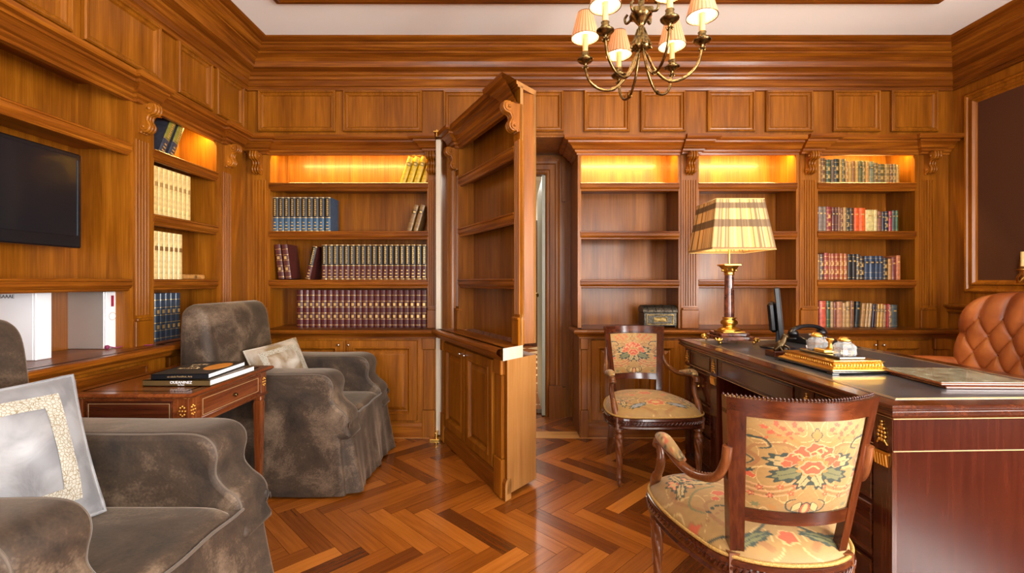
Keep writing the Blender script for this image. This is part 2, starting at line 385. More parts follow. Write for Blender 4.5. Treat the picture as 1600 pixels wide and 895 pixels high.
# ================================================================== SETTING
CEIL = 2.79; WTC = .78; FX0, FX1 = -1.97, 3.24; FY = 3.40; YF = -1.6
def herring(name, x0, x1, y0, y1, L_=.47, W_=.0783, mat=None, z=0, seed=3):
    rnd = random.Random(seed); c = math.cos(-PI/4); s_ = math.sin(-PI/4)
    vs = []; fs = []; tones = []; uvs = []
    n = 70; g = .0006; k2 = int(6/(2*L_))+3
    for k in range(-n, n):
        for j in range(-k2, k2):
            for typ in (0, 1):
                if typ == 0: a0, a1, b0, b1 = k*W_, k*W_+L_, k*W_, (k+1)*W_
                else: a0, a1, b0, b1 = k*W_, (k+1)*W_, (k+1)*W_, (k+1)*W_+L_
                b0 += j*2*L_; b1 += j*2*L_
                pts = [(a0+g, b0+g), (a1-g, b0+g), (a1-g, b1-g), (a0+g, b1-g)]
                q = [(p[0]*c-p[1]*s_+.62, p[0]*s_+p[1]*c+1.10+.335*1.5-.025) for p in pts]
                cx = sum(p[0] for p in q)/4; cy = sum(p[1] for p in q)/4
                if not (x0 < cx < x1 and y0 < cy < y1): continue
                b = len(vs); vs += [(p[0], p[1], z) for p in q]; fs.append((b, b+1, b+2, b+3))
                t = min(1, max(0, rnd.gauss(.56, .15)-(.30 if rnd.random() < .13 else 0))); tones.append(t)
                ou, ov = rnd.random()*20, rnd.random()*20
                if typ == 0: uvs += [(ou, ov), (ou+L_, ov), (ou+L_, ov+W_), (ou, ov+W_)]
                else: uvs += [(ou, ov), (ou, ov+W_), (ou+L_, ov+W_), (ou+L_, ov)]
    me = bpy.data.meshes.new(name)
    # dark bed under the planks closes the joints
    b = len(vs); vs += [(x0-.2, y0-.2, z-.03), (x1+.2, y0-.2, z-.03), (x1+.2, y1+.05, z-.03), (x0-.2, y1+.05, z-.03),
                        (x0-.2, y0-.2, z-.0012), (x1+.2, y0-.2, z-.0012), (x1+.2, y1+.05, z-.0012), (x0-.2, y1+.05, z-.0012)]
    for f in [(0,3,2,1),(4,5,6,7),(0,1,5,4),(1,2,6,5),(2,3,7,6),(3,0,4,7)]:
        fs.append(tuple(b+i for i in f)); tones.append(.0); uvs += [(0, 0)]*4
    me.from_pydata(vs, [], fs); me.materials.append(mat or M['floor'])
    at = me.attributes.new('tone', 'FLOAT', 'FACE'); at.data.foreach_set('value', tones)
    uv = me.uv_layers.new(name='UVMap'); uv.data.foreach_set('uv', [c_ for p in uvs for c_ in p])
    o = bpy.data.objects.new(name, me); COL.objects.link(o); return struct(o)
herring('floor', -2.4, 3.3, -1.7, 3.93)
# pale border strip in front of the back cabinets and across the doorway
mb = MB(); mb.box(FX0, FX1, 3.325, 3.47, .0003, .0025); struct(mb.build('trim_1', M['bord']))
mb = MB(); mb.box(-2.4, 3.4, YF-.15, 3.95, CEIL, CEIL+.06); struct(mb.build('ceiling', M['plaster']))
# ceiling moulding ring
mb = MB(); x0, x1, y0, y1 = -1.41, 2.52, -.9, 2.735
mb.sweep([(0, CEIL+.002), (0, CEIL-.012), (.012, CEIL-.02), (.03, CEIL-.022), (.05, CEIL-.034), (.08, CEIL-.034), (.09, CEIL-.02), (.11, CEIL-.015), (.12, CEIL+.002)],
         [(x0,y0),(x1,y0),(x1,y1),(x0,y1)], closed=True, side=-1)
struct(mb.build('trim_2', M['wx']))
# crown moulding on the frieze
CROWN = [(-.005,2.532),(.018,2.534),(.022,2.545),(.014,2.550),(.018,2.558),(.030,2.562),(.030,2.600),(.040,2.606),(.046,2.622),(.060,2.632),(.064,2.640),(.064,2.650),(.110,2.654),(.125,2.656),(.128,2.668),(.136,2.690),(.155,2.710),(.180,2.722),(.190,2.724),(.190,2.734),(.205,2.737),(.222,2.748),(.230,2.760),(.242,2.764),(.248,2.772),(.272,2.774),(.290,2.780),(.300,2.787),(.300,2.80),(-.005,2.80)]
mb = MB(); mb.sweep(CROWN, [(FX0, YF), (FX0, FY), (FX1, FY), (FX1, YF)], side=1, ms=[1, 0, 1])
struct(mb.build('trim_3', [M['wx'], M['wy']]))
# frieze walls
FRZ = [(0,0),(0,.020),(.006,.026),(.014,.024),(.018,.014),(.026,.016),(.034,.012),(.040,.002),(.044,.002)]
FB, FT = 2.212, 2.535
ZB = 2.192
mb = MB(); mb.box(-2.4, 3.3, FY, FY+.50, ZB, CEIL+.02)         # header over bookcases and doorway
def fx(px): return (px-803)*FY/720
for a, b in [(405,525),(537,660),(693,792),(804,880),(912,983),(1000,1070),(1104,1178),(1195,1268),(1300,1373),(1390,1462)]:
    mb.frame((fx(a), FY-.001, FB+.02), (1,0,0), (0,0,1), fx(b)-fx(a), FT-FB-.02, FRZ, mf=0)
mb.sweep([(0,2.192),(.012,2.192),(.012,2.205),(.004,2.214),(0,2.214)], [(FX0, FY), (FX1, FY)], side=1)
mb.box(-2.4, -.62, 3.76, 3.90, 0, ZB); mb.box(.52, 3.3, 3.76, 3.90, 0, ZB)   # wall behind the bookcases
struct(mb.build('wall_back', M['wz']))
mb = MB(); mb.box(-2.45, FX0, YF, FY, ZB, CEIL+.02)
def fyl(px): return FX0*720/(px-803)
for a, b in [(1.10,1.52),(1.56,fyl(107)),(fyl(125),fyl(247)),(fyl(274),fyl(328)),(fyl(335),fyl(378))]:
    mb.frame((FX0+.001, a, FB+.02), (0,1,0), (0,0,1), b-a, FT-FB-.02, FRZ)
mb.sweep([(0,2.192),(.012,2.192),(.012,2.205),(.004,2.214),(0,2.214)], [(FX0, YF), (FX0, FY)], side=1)
mb.box(-2.45, -2.33, YF, 3.9, 0, ZB)
mb.box(-2.33, -2.02, YF, 1.16, 0, ZB)
for a, b in [(-1.4,-.6),(-.45,.35),(.45,1.05)]:
    mb.frame((-2.019, a, .95), (0,1,0), (0,0,1), b-a, 1.1, FRZ); mb.frame((-2.019, a, .2), (0,1,0), (0,0,1), b-a, .6, FRZ)
struct(mb.build('wall_left', M['wz']))
# right wall: panelled with a brown fabric field
mb = MB(); mb.box(FX1, FX1+.12, .18, 3.9, 0, CEIL+.02); mb.box(FX1, FX1+.12, YF, -1.18, 0, CEIL+.02); mb.box(FX1, FX1+.12, -1.18, .18, 0, .58); mb.box(FX1, FX1+.12, -1.18, .18, 2.32, CEIL+.02)
WF = [(0,0),(0,.016),(.010,.024),(.022,.022),(.028,.012),(.048,.012),(.056,.024),(.066,.024),(.075,.010),(.085,.003)]
for a, b in [(3.30, 1.55), (1.35, .3)]:
    mb.frame((FX1-.001, a, 1.055), (0,-1,0), (0,0,1), a-b, 1.41, WF, mf=1)
    mb.frame((FX1-.001, a, .17), (0,-1,0), (0,0,1), a-b, .66, FRZ)
mb.sweep([(0,.900),(.012,.902),(.02,.915),(.014,.925),(.03,.935),(.045,.950),(.045,.962),(0,.97)], [(FX1, 3.9), (FX1, YF)], side=1)
mb.sweep([(0,0),(.02,0),(.02,.11),(.012,.13),(0,.135)], [(FX1, 3.9), (FX1, YF)], side=1)
struct(mb.build('wall_right', [M['wz'], M['fabw']]))
mb = MB()
for (p, q, r_, s_) in [(-1.18,-1.13,.58,2.32),(.13,.18,.58,2.32),(-1.18,.18,.58,.63),(-1.18,.18,2.27,2.32),(-.53,-.47,.58,2.32),(-1.18,.18,1.7,1.74)]: mb.box(FX1+.02, FX1+.07, p, q, r_, s_)
struct(mb.build('window_3', M['white']))
mb = MB(); mb.box(-2.03, -1.984, 3.405, 3.452, WTC, 2.08); struct(mb.build('trim_6', M['wz']))
# wall behind the camera with two windows
mb = MB()
for a, b in [(-2.4,-1.35),(-.15,.95),(2.15,3.36)]: mb.box(a, b, YF-.14, YF, 0, CEIL)
for a, b in [(-1.35,-.15),(.95,2.15)]: mb.box(a, b, YF-.14, YF, 0, .5); mb.box(a, b, YF-.14, YF, 2.4, CEIL)
struct(mb.build('wall_front', M['wz']))
for i, (a, b) in enumerate([(-1.35,-.15),(.95,2.15)]):
    mb = MB()
    for (p, q, r_, s_) in [(a,a+.05,.5,2.4),(b-.05,b,.5,2.4),(a,b,.5,.55),(a,b,2.35,2.4),((a+b)/2-.03,(a+b)/2+.03,.5,2.4),(a,b,1.75,1.79)]: mb.box(p, q, YF-.05, YF+.01, r_, s_)
    struct(mb.build('window_%d' % (i+1), M['white']))
# ------- doorway: casing, passage and room beyond
mb = MB(); CY = 3.87
mb.box(-.62, -.40, CY, CY+.08, 0, 2.2); mb.box(.265, .53, CY, CY+.08, 0, 2.2); mb.box(-.40, .265, CY, CY+.08, 2.03, 2.2)
CAS = [(0,0),(0,.012),(.012,.018),(.03,.018),(.036,.028),(.075,.030),(.082,.042),(.10,.044),(.115,.05),(.13,.05),(.135,0)]
def casing(mb, xi, xo, zt):
    prof = CAS
    # jamb + head, swept round the opening in the XZ plane
    path = [(xo_, z) for xo_, z in [(-.40, 0), (-.40, zt), (xi, zt), (xi, 0)]]
    rows = []
    dirs = [(-1,0), (-1,1), (1,1), (1,0)]
    for (px, pz), (dx, dz) in zip(path, dirs):
        rows.append([(px+dx*d, CY-h, pz+dz*d) for d, h in prof])
    n = len(prof); vs = [p for r_ in rows for p in r_]
    fs = [(i*n+j, (i+1)*n+j, (i+1)*n+j+1, i*n+j+1) for i in range(3) for j in range(n-1)]
    mb.add(vs, fs)
casing(mb, .265, .53, 2.03)
mb.box(.265+.135, .265+.165, CY-.03, CY, 1.80, 2.19); mb.box(.265+.135, .265+.165, CY-.03, CY, 0, .25)      # ear and plinth block of the casing
mb.box(.29, .40, CY-.062, CY-.01, 0, .27)
struct(mb.build('door_1', M['wz']))
mb = MB(); mb.box(.235, .262, CY-.01, CY+.09, .01, 2.02); mb.box(.24, .262, CY+.09, CY+.85, .01, 2.02)
o = struct(mb.build('door_2', M['grn']))
h = MB(); h.ball((.222, CY+.6, 1.0), .022, 12); h.tube([(.24, CY+.6, 1.0), (.222, CY+.6, 1.0)], .008); h.build('door_handle', M['brass'], o)
mb = MB(); mb.box(-.564, -.530, 3.402, CY, 0, 2.19); mb.box(.479, .53, 3.852, 3.9, 0, 2.2); mb.box(.476, .50, 3.43, 3.9, 2.176, 2.193); mb.box(-.64, .54, 3.90, 3.95, 2.2, 2.8)
struct(mb.build('trim_4', M['wz']))
# room beyond
herring('floor', -2.2, 2.4, 4.1, 8.0, .36, .09, seed=9)
def mk_inlaid():
    m, nt, b = newmat('light_and_dark_marquetry_floor')
    tc = N(nt, 'ShaderNodeTexCoord'); mp = N(nt, 'ShaderNodeMapping'); mp.inputs['Rotation'].default_value = (0,0,PI/4); mp.inputs['Scale'].default_value = (3.2,3.2,3.2)
    L(nt, tc.outputs['Object'], mp.inputs[0]); ch = N(nt, 'ShaderNodeTexChecker', Scale=1); L(nt, mp.outputs[0], ch.inputs[0])
    ch.inputs['Color1'].default_value = (.68,.46,.24,1); ch.inputs['Color2'].default_value = (.28,.085,.02,1)
    L(nt, ch.outputs[0], b.inputs['Base Color']); b.inputs['Roughness'].default_value = .25
    return m
mb = MB(); mb.box(-2.4, 2.6, 4.05, 8.05, .001, .012); struct(mb.build('floor', mk_inlaid()))
mb = MB(); mb.box(-.42, .27, 3.93, 4.05, 0, .012); struct(mb.build('trim_5', M['mx']))
mb = MB(); mb.box(-2.4, 2.6, 8.05, 8.15, 0, 2.9)
mb.box(-2.4, .15, 7.98, 8.05, 0, 2.19, 1); mb.box(.45, 2.6, 7.98, 8.05, 0, 2.19, 1)
mb.box(.15,.45, 7.98, 8.05, 0, .95, 1); mb.box(.15,.45,7.97,8.05,.93,.97,1); mb.box(.15,.45,8.0,8.05,.97,2.15,1); mb.box(-2.4,2.6,7.96,8.05,2.15,2.19,1)
for z in (2.35, 2.55): mb.box(-1.5, 1.8, 8.03, 8.06, z, z+.02, 0)
struct(mb.build('wall_back', [M['paint'], M['mz']]))
mb = MB(); mb.box(-2.4, 2.6, 3.96, 8.15, 2.9, 2.95); struct(mb.build('ceiling', M['plaster']))
mb = MB(); mb.box(-2.5, -2.4, 3.96, 8.15, 0, 2.9); struct(mb.build('wall_left', M['paint']))
mb = MB(); mb.box(2.6, 2.7, 3.96, 8.15, 0, 2.9); struct(mb.build('wall_right', M['paint']))
mb = MB(); mb.box(-2.4, -.62, 3.92, 3.98, 0, 2.9); mb.box(.53, 2.6, 3.92, 3.98, 0, 2.9); struct(mb.build('wall_front', M['paint']))

# ================================================================== BOOKCASES
SH = [1.866, 1.506, 1.144]          # shelf tops
ZT = 2.075                          # underside of the cornice
WT = .786                           # worktop top
COR = [(-.02,2.072),(.006,2.072),(.010,2.085),(.022,2.092),(.026,2.104),(.040,2.110),(.052,2.128),(.070,2.142),(.080,2.146),(.082,2.158),(.105,2.162),(.112,2.172),(.112,2.190),(-.02,2.190)]
TOPP = [(-.05,WT),(.0,WT),(.012,WT-.004),(.018,WT-.014),(.014,WT-.026),(.004,WT-.032),(.0,WT-.036),(-.012,WT-.042),(-.022,WT-.058),(-.03,WT-.064),(-.05,WT-.064)]
DOORP = [(0,0),(0,.018),(.004,.022),(.046,.022),(.050,.026),(.056,.026),(.062,.018),(.068,.008),(.074,.006),(.076,.006),(.098,.018),(.104,.019)]
def shelf_mb(x0, x1, yf, yb, z, r=0):
    mb = MB(); t = .062
    mb.box(x0, x1, yf+.03, yb, z-.030, z)
    pr = [(yf+.034, z), (yf+.004, z), (yf, z-.004), (yf, z-.010), (yf+.006, z-.014), (yf+.004, z-.022), (yf+.002, z-.034), (yf+.010, z-.046), (yf+.014, z-.050), (yf+.014, z-.056), (yf+.020, z-.062), (yf+.034, z-.062)]
    mb.prism(pr, x0-.008, x1+.008, 'x'); return mb
def pilaster(par, xc, yf, wd=.125, z0=WT, z1=ZT, cut=None, corb=.055):
    mb = MB(); h = wd/2
    mb.bbox(xc-h, xc+h, yf-.018, yf+.03, z0, z0+.135, .003)
    mb.bbox(xc-h+.006, xc+h-.006, yf-.022, yf+.01, z0+.135, z0+.150, .003)
    nf = max(3, int(round((wd-.035)/.02))); a = xc-h+.0175; b = xc+h-.0175; st = (b-a)/nf
    zf0, zf1 = z0+.165, z1-.19
    mb.box(xc-h, xc-h+.0175, yf-.004, yf+.03, z0+.15, z1); mb.box(xc+h-.0175, xc+h, yf-.004, yf+.03, z0+.15, z1)
    mb.box(a, b, yf-.004, yf+.03, z0+.15, zf0); mb.box(a, b, yf-.004, yf+.03, zf1, z1)
    mb.box(a, b, yf+.012, yf+.03, zf0, zf1)
    for i in range(nf+1):
        x = a+i*st; mb.prism([(x-.0045, yf+.012), (x-.004, yf-.004), (x-.002, yf-.008), (x+.002, yf-.008), (x+.004, yf-.004), (x+.0045, yf+.012)], zf0, zf1, 'z')
    p = mb.build('pilaster', M['wz'], par, cut)
    cb = MB(); cw = min(corb, wd)/2
    pts = [(0,z1),(-.075,z1),(-.085,z1-.012),(-.088,z1-.030),(-.078,z1-.045),(-.060,z1-.050),(-.045,z1-.062),(-.040,z1-.085),(-.048,z1-.10),(-.055,z1-.118),(-.048,z1-.135),(-.032,z1-.143),(-.016,z1-.138),(-.006,z1-.15),(0,z1-.155)]
    sm = cat([(q[0], q[1], 0) for q in pts], 3)
    cb.prism([(yf+q.x, q.y) for q in sm], xc-cw, xc+cw, 'x')
    for k in (-1, 0, 1):     # acanthus ribs and scroll ends
        xr = xc+k*cw*.68
        cb.tube([(xr, yf+q.x-.004, q.y) for q in sm[2:-3]], .0085, 6)
    for sx in (-1, 1):
        for (yy, zz, rr) in ((-.066, z1-.026, .024), (-.036, z1-.122, .019)):
            cb.tube([(xc+sx*(cw-.002), yf+yy, zz), (xc+sx*(cw+.005), yf+yy, zz)], rr, 14); cb.ball((xc+sx*(cw+.006), yf+yy, zz), rr*.42, 8)
    cb.build('corbel', M['wz'], p, cut)
    return p
def knob(par, x, y, z, n=(0,-1,0)):
    k = MB(); k.tube([(x, y, z), (x, y-.012, z)], .004, 8); k.ball((x, y-.018, z), .0095, 12)
    return k.build('knob', M['silver'], par)
def door(par, x0, x1, z0, z1, y, kx, cut=None, depth=.02):
    mb = MB(); mb.frame((x0, y, z0), (1,0,0), (0,0,1), x1-x0, z1-z0, DOORP); mb.box(x0, x1, y, y+depth, z0, z1)
    d = mb.build('door', M['wz'], par, cut); knob(d, kx, y-.022, z1-.03); return d
def plinth_mb(x0, x1, y, h=.105, depth=.03):
    mb = MB(); mb.prism([(y+depth, 0), (y-.014, 0), (y-.014, h-.02), (y-.008, h-.008), (y-.002, h), (y+depth, h)], x0, x1, 'x'); return mb
def cornice_path(x0, x1, pil, y, jog=.028, ext=.0):
    pts = [(x0, y)]
    for c, wd in pil:
        a, b = c-wd/2-.004, c+wd/2+.004
        if a > x0+.01: pts += [(a, y), (a, y-jog)]
        else: pts = [(x0, y-jog)]
        if b < x1-.01: pts += [(b, y-jog), (b, y)]
        else: pts += [(x1, y-jog)]; return pts
    pts.append((x1, y)); return pts
def bookcase(loc, rz, x0, x1, ox0, ox1, label, pil=(), doors=(), depth=.29, up=.08, cut=None, shelves=SH, cat_='bookcase', light=0, side0=True, side1=True, corn=None, name='bookcase', dlab=None, base_pil=(), drawers=False, side_d0=None, led_x=None):
    t = empty(name, loc, rz, label, cat_); mats = [M['wz'], M['pale']]
    yb = up+depth
    mb = MB(); mb.box(x0, x1, .0, yb, .0 if cut is None else .03, WT-.064); mb.build('cabinet_body', mats, t, cut)
    plinth_mb(x0, x1, 0).build('plinth', [M['wx'], M['pale']], t, cut)
    for (a, b, kx) in doors:
        if drawers:
            d = MB(); d.frame((a, -.0, .60), (1,0,0), (0,0,1), b-a, .105, [(0,0),(0,.014),(.004,.018),(.012,.018),(.016,.014)]); d.box(a, b, -.0, .01, .60, .705)
            d = d.build('drawer', M['wx'], t); knob(d, (a+b)/2, -.016, .655)
            door(t, a, b, .125, .59, 0, kx)
        else: door(t, a, b, .125, .705, 0, kx, cut)
    for (c, wd) in base_pil:
        mb = MB(); mb.bbox(c-wd/2, c+wd/2, -.022, .01, 0, .20, .003); mb.bbox(c-wd/2+.008, c+wd/2-.008, -.014, .01, .20, .64, .004); mb.bbox(c-wd/2, c+wd/2, -.024, .01, .64, .722, .004)
        mb.build('base_pilaster', mats, t, cut)
    mb = MB(); mb.box(ox0-.02, ox1+.02, yb-.02, yb, WT, ZT+.10); mb.build('back_panel', mats, t, cut)
    mb = MB(); mb.box(ox0-.02, ox0, up+.022, yb, WT, ZT+.10)
    if side0: mb.box(x0, x0+.02, up+.022, (side_d0 or yb), WT, ZT+.1)
    mb.box(x0, ox0, up, up+.022, WT, ZT+.1); mb.build('side_panel', mats, t, cut)
    mb = MB(); mb.box(ox1, ox1+.02, up+.022, yb, WT, ZT+.10); mb.box(ox1, x1, up, up+.022, WT, ZT+.1)
    mb.build('side_panel', mats, t, cut)
    for z in shelves: shelf_mb(ox0+.003, ox1-.003, up-.012, yb-.02, z).build('shelf', [M['wx'], M['pale']], t, cut)
    for (c, wd) in pil: pilaster(t, c, up, wd, cut=cut)
    mb = MB(); mb.sweep(COR, corn or cornice_path(x0, x1, pil, up), side=1); mb.box(x0+.002, x1-.002, up-.02, yb, ZT+.085, ZT+.095)
    mb.box(x0+.002, x1-.002, up-.03, yb, 2.170, 2.189)
    mb.build('cornice', [M['wx'], M['pale']], t, cut)
    if light:
        lx0, lx1 = led_x or (ox0+.03, ox1-.03)
        mb = MB(); mb.box(lx0, lx1, up+.024, up+.036, ZT+.03, ZT+.045); mb.build('light_strip', M['led'], t)
        l = area('shelf_light', ((lx0+lx1)/2, up+.042, ZT+.036), (math.radians(30), 0, 0), lx1-lx0, .02, light, (1, .70, .22)); l.parent = t
    return t
UP = .08
# back wall, left bay: x world = local x
BL = bookcase((0,3.35,0), 0, -1.998, -.568, -1.815, -.643, 'walnut bookcase bay left of the open bookcase door, filled with sets of encyclopaedias', pil=[(-1.895,.125),(-.607,.075)], doors=[(-1.80,-1.235,-1.262),(-1.215,-.70,-1.19)], light=7, base_pil=[(-.617,.095)])
BA = bookcase((0,3.35,0), 0, .475, 1.238, .50, 1.225, 'empty walnut bookcase bay right of the doorway with a dark casket on its worktop', pil=[], doors=[(.56,.975,.945),(.985,1.20,1.01)], light=9, side_d0=.50, base_pil=[(.51,.06)],
    corn=[(.475, UP+.30), (.475, UP), (1.238, UP)])
BB = bookcase((0,3.35,0), 0, 1.24, 2.12, 1.378, 2.10, 'empty middle walnut bookcase bay behind the table lamp and monitor', pil=[(1.308,.128)], doors=[(1.39,1.735,1.71),(1.745,2.09,1.77)], light=9)
BC = bookcase((0,3.35,0), 0, 2.122, 3.235, 2.262, 2.985, 'right walnut bookcase bay holding four shelves of old mixed books', pil=[(2.19,.128),(3.075,.115)], doors=[(2.275,2.625,2.60),(2.635,2.985,2.66)], light=4, led_x=(2.5, 2.96), base_pil=[(3.10,.12)])
# left wall bays: local x = world y, local y = -world x
LB1 = bookcase((-1.92,0,0), PI/2, 1.17, 2.535, 1.20, 2.40, 'walnut bookcase bay on the left wall with television recess and drawers below', pil=[(2.475,.115)], doors=[(1.30,1.62,1.35),(1.64,1.98,1.7),(2.0,2.40,2.05)], light=0, shelves=[1.85,1.144], drawers=True)
LB2 = bookcase((-1.95,0,0), PI/2, 2.537, 3.445, 2.56, 3.10, 'narrow walnut bookcase bay on the left wall with pale vellum and blue volumes', pil=[(3.205,.115)], doors=[(2.58,2.82,2.8),(2.83,3.08,2.85)], light=2.6, up=.05, depth=.27, led_x=(2.85,3.08))
# worktops
def worktop(path, label, depth_pts, cut=None, par=None, mats=None):
    mb = MB(); mb.sweep(TOPP, path, side=1)
    mb.prism(depth_pts, WT-.064, WT, 'z')
    o = mb.build('worktop', mats or [M['wx'], M['pale']], par, cut)
    if par is None: tag(o, label, 'worktop')
    return o
fy_ = 3.30
worktop([(-1.93, fy_), (-.56, fy_)], 'polished walnut worktop of the bookcase left of the doorway', [(-1.93, fy_+.02), (-.565, fy_+.02), (-.565, 3.70), (-1.93, 3.70)])
worktop([(.445, 3.60), (.445, fy_), (3.236, fy_)], 'long polished walnut worktop running behind the desk to the right wall', [(.47, fy_+.02), (3.236, fy_+.02), (3.236, 3.70), (.47, 3.70)])
worktop([(-1.865, 1.17), (-1.865, 2.56), (-1.92, 2.56), (-1.92, 3.30)], 'stepped polished walnut worktop along the left wall under the television', [(-1.90, 1.17), (-1.90, 2.535), (-1.94, 2.535), (-1.94, 3.31), (-2.26, 3.31), (-2.26, 1.17)], mats=[M['wy'], M['pale']])
# open bookcase door
ANG = math.atan2(-.89, .455)
CUT = ((1.045, 0, 0), (1, .45, 0))
LEAF = bookcase((-.51, 3.30, 0), ANG, .0, 1.10, .07, .93, 'secret bookcase door standing open, empty shelves above panelled cupboard doors', pil=[(.036,.07),(.972,.085)], doors=[(.09,.485,.45),(.50,.90,.53)], up=.10, depth=.13, cut=CUT, cat_='door', name='bookcase_door', base_pil=[(.97,.09),(.04,.06)], side1=False)
LEAF.location.z = .004
mb = MB(); mb.sweep(TOPP, [(-.03, -.06), (1.2, -.06)], side=1); mb.box(-.03, 1.2, -.03, .12, WT-.064, WT)
mb.build('worktop', [M['wx'], M['palew']], LEAF, CUT)
# pale jamb edge and floor pivot
mb = MB(); mb.bbox(-.566, -.528, 3.335, 3.40, .02, 2.16, .003); o = mb.build('door_jamb', M['palew']); tag(o, 'pale unvarnished jamb strip at the hinge side of the open bookcase door', 'jamb')
mb = MB(); mb.bbox(-.60, -.53, 3.27, 3.32, .001, .012, .002); mb.tube([(-.555,3.295,.01),(-.555,3.295,.05)], .009); mb.bbox(-.565,-.545,3.285,3.335,.045,.055,.002)
tag(mb.build('floor_pivot', M['gold']), 'small brass floor pivot at the foot of the open bookcase door', 'hinge')
mb = MB(); mb.bbox(-.575,-.53,3.28,3.33,2.195,2.205,.002); mb.tube([(-.553,3.30,2.17),(-.553,3.30,2.215)], .008)
tag(mb.build('top_pivot', M['gold']), 'small brass pivot bracket at the top corner of the open bookcase door', 'hinge')

# ================================================================== BOOKS
BCACHE = {}
def book_mesh(wd, h, d, col, style, col2=None):
    key = (round(wd,4), round(h,4), round(d,3), tuple(round(c,3) for c in col), style, col2)
    if key in BCACHE: return BCACHE[key]
    mb = MB(); a = min(.006, wd*.2); b = .0025; hw = wd/2
    sp = [(-hw, a), (-hw*.8, .0025), (-hw*.35, 0), (hw*.35, 0), (hw*.8, .0025), (hw, a)]
    # boards + rounded spine
    mb.prism(sp+[(hw, a+.004), (-hw, a+.004)], 0, h, 'z', 0, False)
    mb.box(-hw, -hw+b, a+.003, d, 0, h, 0); mb.box(hw-b, hw, a+.003, d, 0, h, 0)
    mb.box(-hw+b, hw-b, a+.003, d-.004, .003, h-.003, 1)
    e = .0009
    def band(z0, z1, m, k=1.0):
        mb.prism([(-hw*k, a-e), (-hw*.8*k, .0025-e), (-hw*.35*k, -e), (hw*.35*k, -e), (hw*.8*k, .0025-e), (hw*k, a-e), (hw*k, a), (-hw*k, a)], z0, z1, 'z', m)
    if style in ('plain', 'lined'):
        band(h*.90, h*.905, 2); band(h*.08, h*.085, 2)
        if style == 'lined': band(h*.66, h*.80, 3); band(h*.30, h*.305, 2)
        mb.box(-hw*.45, hw*.45, -e*1.5, 0, h*.70, h*.76, 2)
    elif style == 'ribs':
        for q in (.06, .22, .38, .54, .70, .86): band(h*q, h*q+.002, 2)
        for q in (.30, .62): mb.box(-hw*.4, hw*.4, -e*1.8, 0, h*q-.012, h*q+.010, 2)
    elif style == 'set':     # dark upper label with gilt title, coloured lower label
        band(.004, .007, 2); band(h*.40, h*.41, 2); band(h-.006, h-.003, 2)
        band(h*.42, h*.97, 3); 
        for k in range(9):
            zz = h*(.46+.055*k); mb.box(-hw*.26, hw*(.22+.1*(k % 2)), -e*2.2, 0, zz, zz+h*.036, 2)
        for k in range(3): mb.box(-hw*(.5-.1*k), hw*(.5-.1*k), -e*2, 0, h*(.07+.09*k), h*(.07+.09*k)+.008, 2)
    elif style == 'vellum':
        for q in (.08, .24, .40, .56, .72, .88): band(h*q, h*q+.003, 0, 1.01)
        mb.box(-hw*.6, hw*.6, -e*1.4, 0, h*.60, h*.69, 3)
    me_o = mb.build('book', [bookmat(col), M['paper'], M['gilt'], bookmat(col2 or tuple(c*.35 for c in col))])
    me = me_o.data; bpy.data.objects.remove(me_o); BCACHE[key] = me; return me
ORD = ['first','second','third','fourth','fifth','sixth','seventh','eighth','ninth','tenth','eleventh','twelfth','thirteenth','fourteenth','fifteenth','sixteenth','seventeenth','eighteenth','nineteenth','twentieth','twenty-first','twenty-second','twenty-third','twenty-fourth']
def put_book(me, p, ax, face, lean=0, label='', group=None):
    """p: foot of the spine centre; ax angle: 0 back wall (spine faces -y), PI/2 left wall (spine faces +x)."""
    o = bpy.data.objects.new('book', me); COL.objects.link(o)
    o.rotation_mode = 'XYZ'; o.matrix_world = Matrix.Translation(p) @ Matrix.Rotation(ax, 4, 'Z') @ Matrix.Rotation(lean, 4, 'Y')
    tag(o, label, 'book', group); return o
def X(px, Y): return (px-803)*Y/720
def H(dpx, Y): return dpx*Y/720
YB = 3.47
def row(px0, px1, n, zt, hpx, col, style, label, group, col2=None, Y=YB, d=.17):
    w_ = (X(px1,Y)-X(px0,Y))/n; me = book_mesh(w_-.0012, H(hpx,Y), d, col, style, col2)
    for i in range(n): put_book(me, (X(px0,Y)+w_*(i+.5), Y, zt+.0008), 0, 0, 0, label, group)
# back left bay ---------------------------------------------------
me = book_mesh(.040, .21, .15, (.85,.58,.03), 'lined')
for i, px in enumerate((628.5, 639, 649.5, 661)):
    put_book(me, (X(px,YB), YB, 1.870), 0, 0, math.radians(18), 'bright yellow book leaning on top shelf of back left bookcase, %s from left' % ORD[i], 'yellow books leaning on the top shelf')
row(425, 506, 9, 1.506, 54, (.035,.09,.16), 'set', 'dark spined volume with blue lower label in the close row on the second shelf', 'blue labelled encyclopaedia set', (.025,.018,.012))
me = book_mesh(.042, H(54,YB), .17, (.035,.09,.16), 'set', (.025,.018,.012))
put_book(me, (X(511.5,YB), YB, 1.507), 0, 0, 0, 'blue labelled volume standing alone right of its set on the second shelf')
me = book_mesh(.036, .205, .15, (.33,.18,.055), 'lined')
for i, px in enumerate((639, 649)): put_book(me, (X(px,YB), YB, 1.511), 0, 0, math.radians(16), '%s tan leather book leaning at the right end of the second shelf' % ('left', 'right')[i], 'tan books leaning on the second shelf')
me = book_mesh(.044, .262, .17, (.10,.018,.014), 'ribs')
for i, px in enumerate((439, 450)): put_book(me, (X(px,YB), YB, 1.150), 0, 0, math.radians(-7), '%s of two maroon books leaning left on the third shelf' % ('left', 'right')[i], 'maroon books leaning left on the third shelf')
me = book_mesh(.036, .255, .17, (.10,.02,.015), 'set', (.025,.018,.012))
put_book(me, (X(480,YB), YB, 1.150), 0, 0, math.radians(13), 'single encyclopaedia volume leaning right against the set on third shelf')
